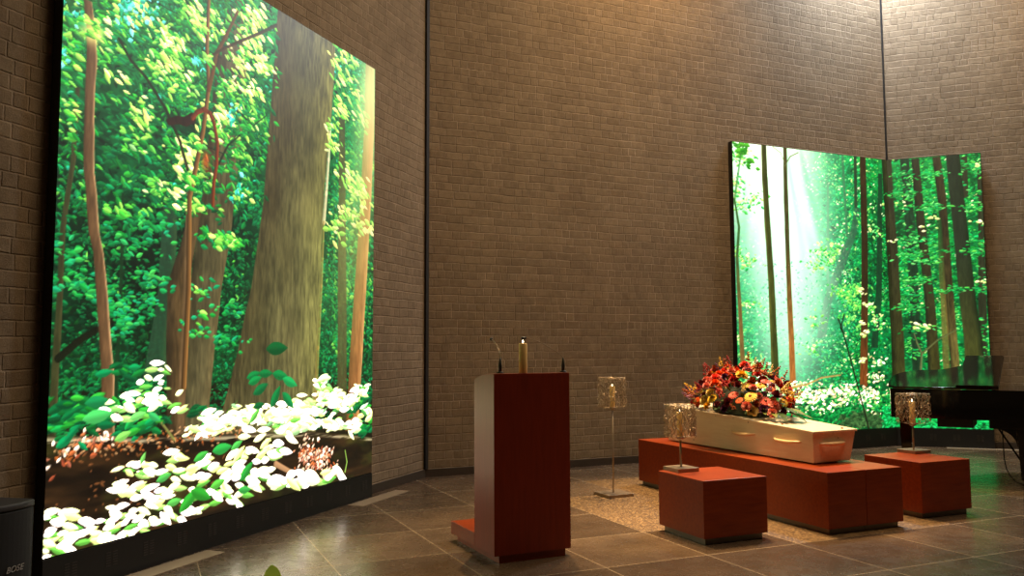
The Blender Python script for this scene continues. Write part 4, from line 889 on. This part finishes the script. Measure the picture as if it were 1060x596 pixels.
# lid: one stiff board hinged along the near edge, its front flap folded back on it
tilt = math.radians(12)
lid = obj('lid', MB().prism(outline(-.012)[3:] + [(1.05, -.012), (1.05, 1.482)], 0, .02), M['lacquer'], t, loc=(0, 0, PZ+.006), bevel=.001); lid.rotation_euler = (tilt, 0, 0)
flap = obj('folded_flap', MB().box(.66, 1.045, 0.0, 1.44, .024, .042), M['lacquer'], t, loc=(0, 0, PZ+.006), bevel=.001); flap.rotation_euler = (tilt, 0, 0)
obj('lid_prop', MB().tube([(.93, 1.40, PZ-.01), (.95, 1.40, PZ+.28)], .009, 8), M['lacquer'], t)
obj('keyboard', MB().box(1.36, 1.42, .10, 1.37, PZ-.26, PZ+.012), M['lacquer'], t)
kb = MB()
for i in range(52): kb.box(1.43, 1.575, .12+i*.0237, .12+i*.0237+.0228, PZ-.26, PZ-.235)
obj('white_keys', kb, M['ivory'], t)
obj('key_bed', MB().box(.95, 1.66, .004, 1.466, PZ-.39, PZ-.30), M['lacquer'], t, bevel=.006)
obj('key_cheek', MB().box(1.59, 1.66, .0, .1, PZ-.30, PZ-.12), M['lacquer'], t, bevel=.01); obj('key_cheek', MB().box(1.59, 1.66, 1.37, 1.47, PZ-.30, PZ-.12), M['lacquer'], t, bevel=.01)
md = obj('music_desk', MB().box(0, .012, .35, 1.12, 0, .2), M['lacquer'], t, loc=(1.27, 0, PZ+.004), bevel=.003); md.rotation_euler = (0, .35, 0)
obj('under_beam', MB().box(.47, .80, .04, .6, PZ-.395, PZ-.30), M['black'], t)
def leg(x, y, h, bracket):
    lg = MB(); w0, w1 = .062, .042
    lg.hexa([(x-w1, y-w1, .085), (x+w1, y-w1, .085), (x+w1, y+w1, .085), (x-w1, y+w1, .085), (x-w0, y-w0, h), (x+w0, y-w0, h), (x+w0, y+w0, h), (x-w0, y+w0, h)])
    if bracket:
        pr = [(x-w0, h)]
        for i in range(9):
            a = PI/2*i/8; pr.append((x-w0-.20+.20*math.sin(a), h-.18*(1-math.cos(a))-.004))
        n = len(pr); lg.add([(p[0], y-w0, p[1]) for p in pr]+[(p[0], y+w0, p[1]) for p in pr], [tuple(range(n)), tuple(range(2*n-1, n-1, -1))]+[(i, (i+1) % n, (i+1) % n+n, i+n)[::-1] for i in range(n)])
    o = obj('leg', lg, M['lacquer'], t, bevel=.005)
    obj('caster', MB().tube([(x-.014, y, .042), (x+.014, y, .042)], .042, 16).box(x-.02, x+.02, y-.02, y+.02, .05, .09), M['brass'], o)
leg(1.25, .09, PZ-.388, True); leg(1.25, 1.38, PZ-.388, True); leg(.14, .26, PZ-.308, False)
ly = MB()
for dy in (-.05, .05): ly.tube([(1.24, .735+dy, PZ-.38), (1.24, .735+dy, .16)], .014, 8)
ly.box(1.19, 1.32, .63, .84, .10, .17)
lyre = obj('pedal_lyre', ly, M['lacquer'], t)
for dy in (-.06, 0, .06): obj('pedal', MB().box(1.30, 1.42, .735+dy-.012, .735+dy+.012, .075, .09), M['brass'], lyre)
for dy in (-.05, .05): obj('lyre_brace', MB().tube([(.96, .735+dy, PZ-.385), (1.22, .735+dy, .15)], .006, 6), M['lacquer'], lyre)
cb = MB().at((7.42, 6.66, 0), -math.radians(56.9))
cb.tube([(1.05, .28, PZ-.388), (1.052, .28, .45), (1.055, .275, .27), (1.07, .27, .17), (1.10, .265, .10), (1.15, .25, .04), (1.24, .24, .006), (1.34, .24, .006)], .006, 6)
cable = obj('power_cable', cb, M['micblack'], smooth=True); tag(cable, 'thin black cable hanging in a loop beneath the piano', 'cable')

# ------------------------------------------------------------------ loudspeaker
t = thing('loudspeaker', 'black loudspeaker with silver lettering beside the huge forest screen', 'loudspeaker', (-.639, 5.037, 0), PI/4)
W, D, Hs = .36, .24, .63
fr = lambda x: -.05*(1-(2*x/W)**2)
xs = [-W/2+W*i/12 for i in range(13)]
obj('cabinet', MB().prism([(x, fr(x)+.02) for x in xs]+[(W/2-.03, D), (-W/2+.03, D)], 0, Hs-.035), M['case'], t, bevel=.008)
obj('top_cap', MB().prism([(x*1.01, fr(x)-.004) for x in xs]+[(W/2-.03, D), (-W/2+.03, D)], Hs-.035, Hs), M['case'], t, bevel=.012, seg=3)
obj('grille', MB().prism([(x, fr(x)) for x in xs]+[(W/2, .018), (-W/2, .018)], .02, Hs-.04), M['cloth'], t, bevel=.004)
cu = bpy.data.curves.new('logo', 'FONT'); cu.body = 'BOSE'; cu.size = .044; cu.extrude = .0012; cu.shear = .3; cu.space_character = 1.05; cu.align_x = 'CENTER'
tmp = bpy.data.objects.new('logo_curve', cu); COL.objects.link(tmp)
dg = bpy.context.evaluated_depsgraph_get(); me = bpy.data.meshes.new_from_object(tmp.evaluated_get(dg)); bpy.data.objects.remove(tmp)
me.materials.clear(); me.materials.append(M['silver'])
lg = bpy.data.objects.new('logo_lettering', me); COL.objects.link(lg); lg.parent = t; lg.location = (.04, fr(.04)-.0035, .285); lg.rotation_euler = (PI/2, 0, math.radians(7)); tag(lg, 'silver brand lettering')

# ------------------------------------------------------------------ plant whose leaf tip shows at the lower edge
t = thing('potted_plant', 'bright lime leaf tip rising at the bottom edge beside the screen', 'plant', (0.368, 2.574, 0), .3)
obj('pot', MB().lathe([(.001, 0), (.06, 0), (.085, .14), (.088, .15), (.08, .15), (.076, .13), (.001, .13)], 20), M['pot'], t, smooth=True)
obj('stem', MB().tube([(0, 0, .125), (.004, 0, .35), (.002, .003, 0.744-.05)], .004, 6), M['stem'], t, smooth=True)
lv = MB(); lv.grid(lambda u, v: ((u-.5)*.062*math.sin(PI*min(1, .15+.84*v))**.5, .012*v, .09*v-.004*abs(u-.5)), 6, 10)
obj('leaf', lv, M['lime'], t, loc=(.002, .003, 0.744-.06), smooth=True)
for i in range(6):
    lb2 = leafblade(.13, .024, .03); o = obj('leaf', lb2, M['lime'], t, loc=(.003, 0, .2+.05*i), smooth=True); o.rotation_euler = (.5, 0, i*2.4)

# ------------------------------------------------------------------ light
w = bpy.data.worlds.new('world'); scn.world = w; w.use_nodes = True
w.node_tree.nodes['Background'].inputs[0].default_value = (.5, .45, .4, 1); w.node_tree.nodes['Background'].inputs[1].default_value = .02
def lamp(name, typ, loc, target, energy, col, **kw):
    d = bpy.data.lights.new(name, typ); d.energy = energy; d.color = col
    for k_, v_ in kw.items(): setattr(d, k_, v_)
    o = bpy.data.objects.new(name, d); COL.objects.link(o); o.location = loc
    o.rotation_euler = (Vector(target)-Vector(loc)).to_track_quat('-Z', 'Y').to_euler()
    return o
WARM = (1.0, .68, .34); SOFT = (1.0, .80, .58)
def spot(name, loc, tgt, e, col, size, blend=.6, rad=.08): return lamp(name, 'SPOT', loc, tgt, e, col, spot_size=math.radians(size), spot_blend=blend, shadow_soft_size=rad)
spot('ceiling_spot_catafalque', (5.6, 7.4, 8.0), (5.2, 6.3, .6), 3000, WARM, 30)
spot('ceiling_spot_floor', (5.0, 8.2, 8.0), (4.1, 6.6, 0), 1700, WARM, 28, .8)
spot('ceiling_spot_lectern', (3.6, 7.6, 8.0), (2.5, 5.5, .6), 2200, WARM, 28)
spot('ceiling_spot_plinth', (4.6, 7.0, 8.0), (4.1, 5.3, .4), 2200, WARM, 24)
spot('ceiling_spot_piano', (7.5, 7.6, 8.0), (6.6, 5.6, .5), 1500, WARM, 26)
spot('wall_washer_back', (5.9, 8.3, 8.1), (5.9, 9.05, 6.8), 520, (1, .62, .26), 110, 1.0, .15)
spot('wall_washer_right', (12.2, 6.4, 8.1), (12.3, 7.0, 6.6), 620, (1, .66, .30), 110, 1.0, .15)
lamp('corner_skylight', 'AREA', (9.7, 8.55, 8.15), (9.7, 8.56, 0), 430, (.78, .88, 1.0), size=.9)
lamp('ambient_fill', 'AREA', (5.2, 4.6, 8.1), (5.2, 4.61, 0), 370, (1, .77, .50), size=4)  # added fill panel for general ambient light
scn.view_settings.view_transform = 'Standard'; scn.view_settings.look = 'None'
scn.view_settings.exposure = 0; scn.view_settings.gamma = 1; scn.view_settings.use_curve_mapping = False
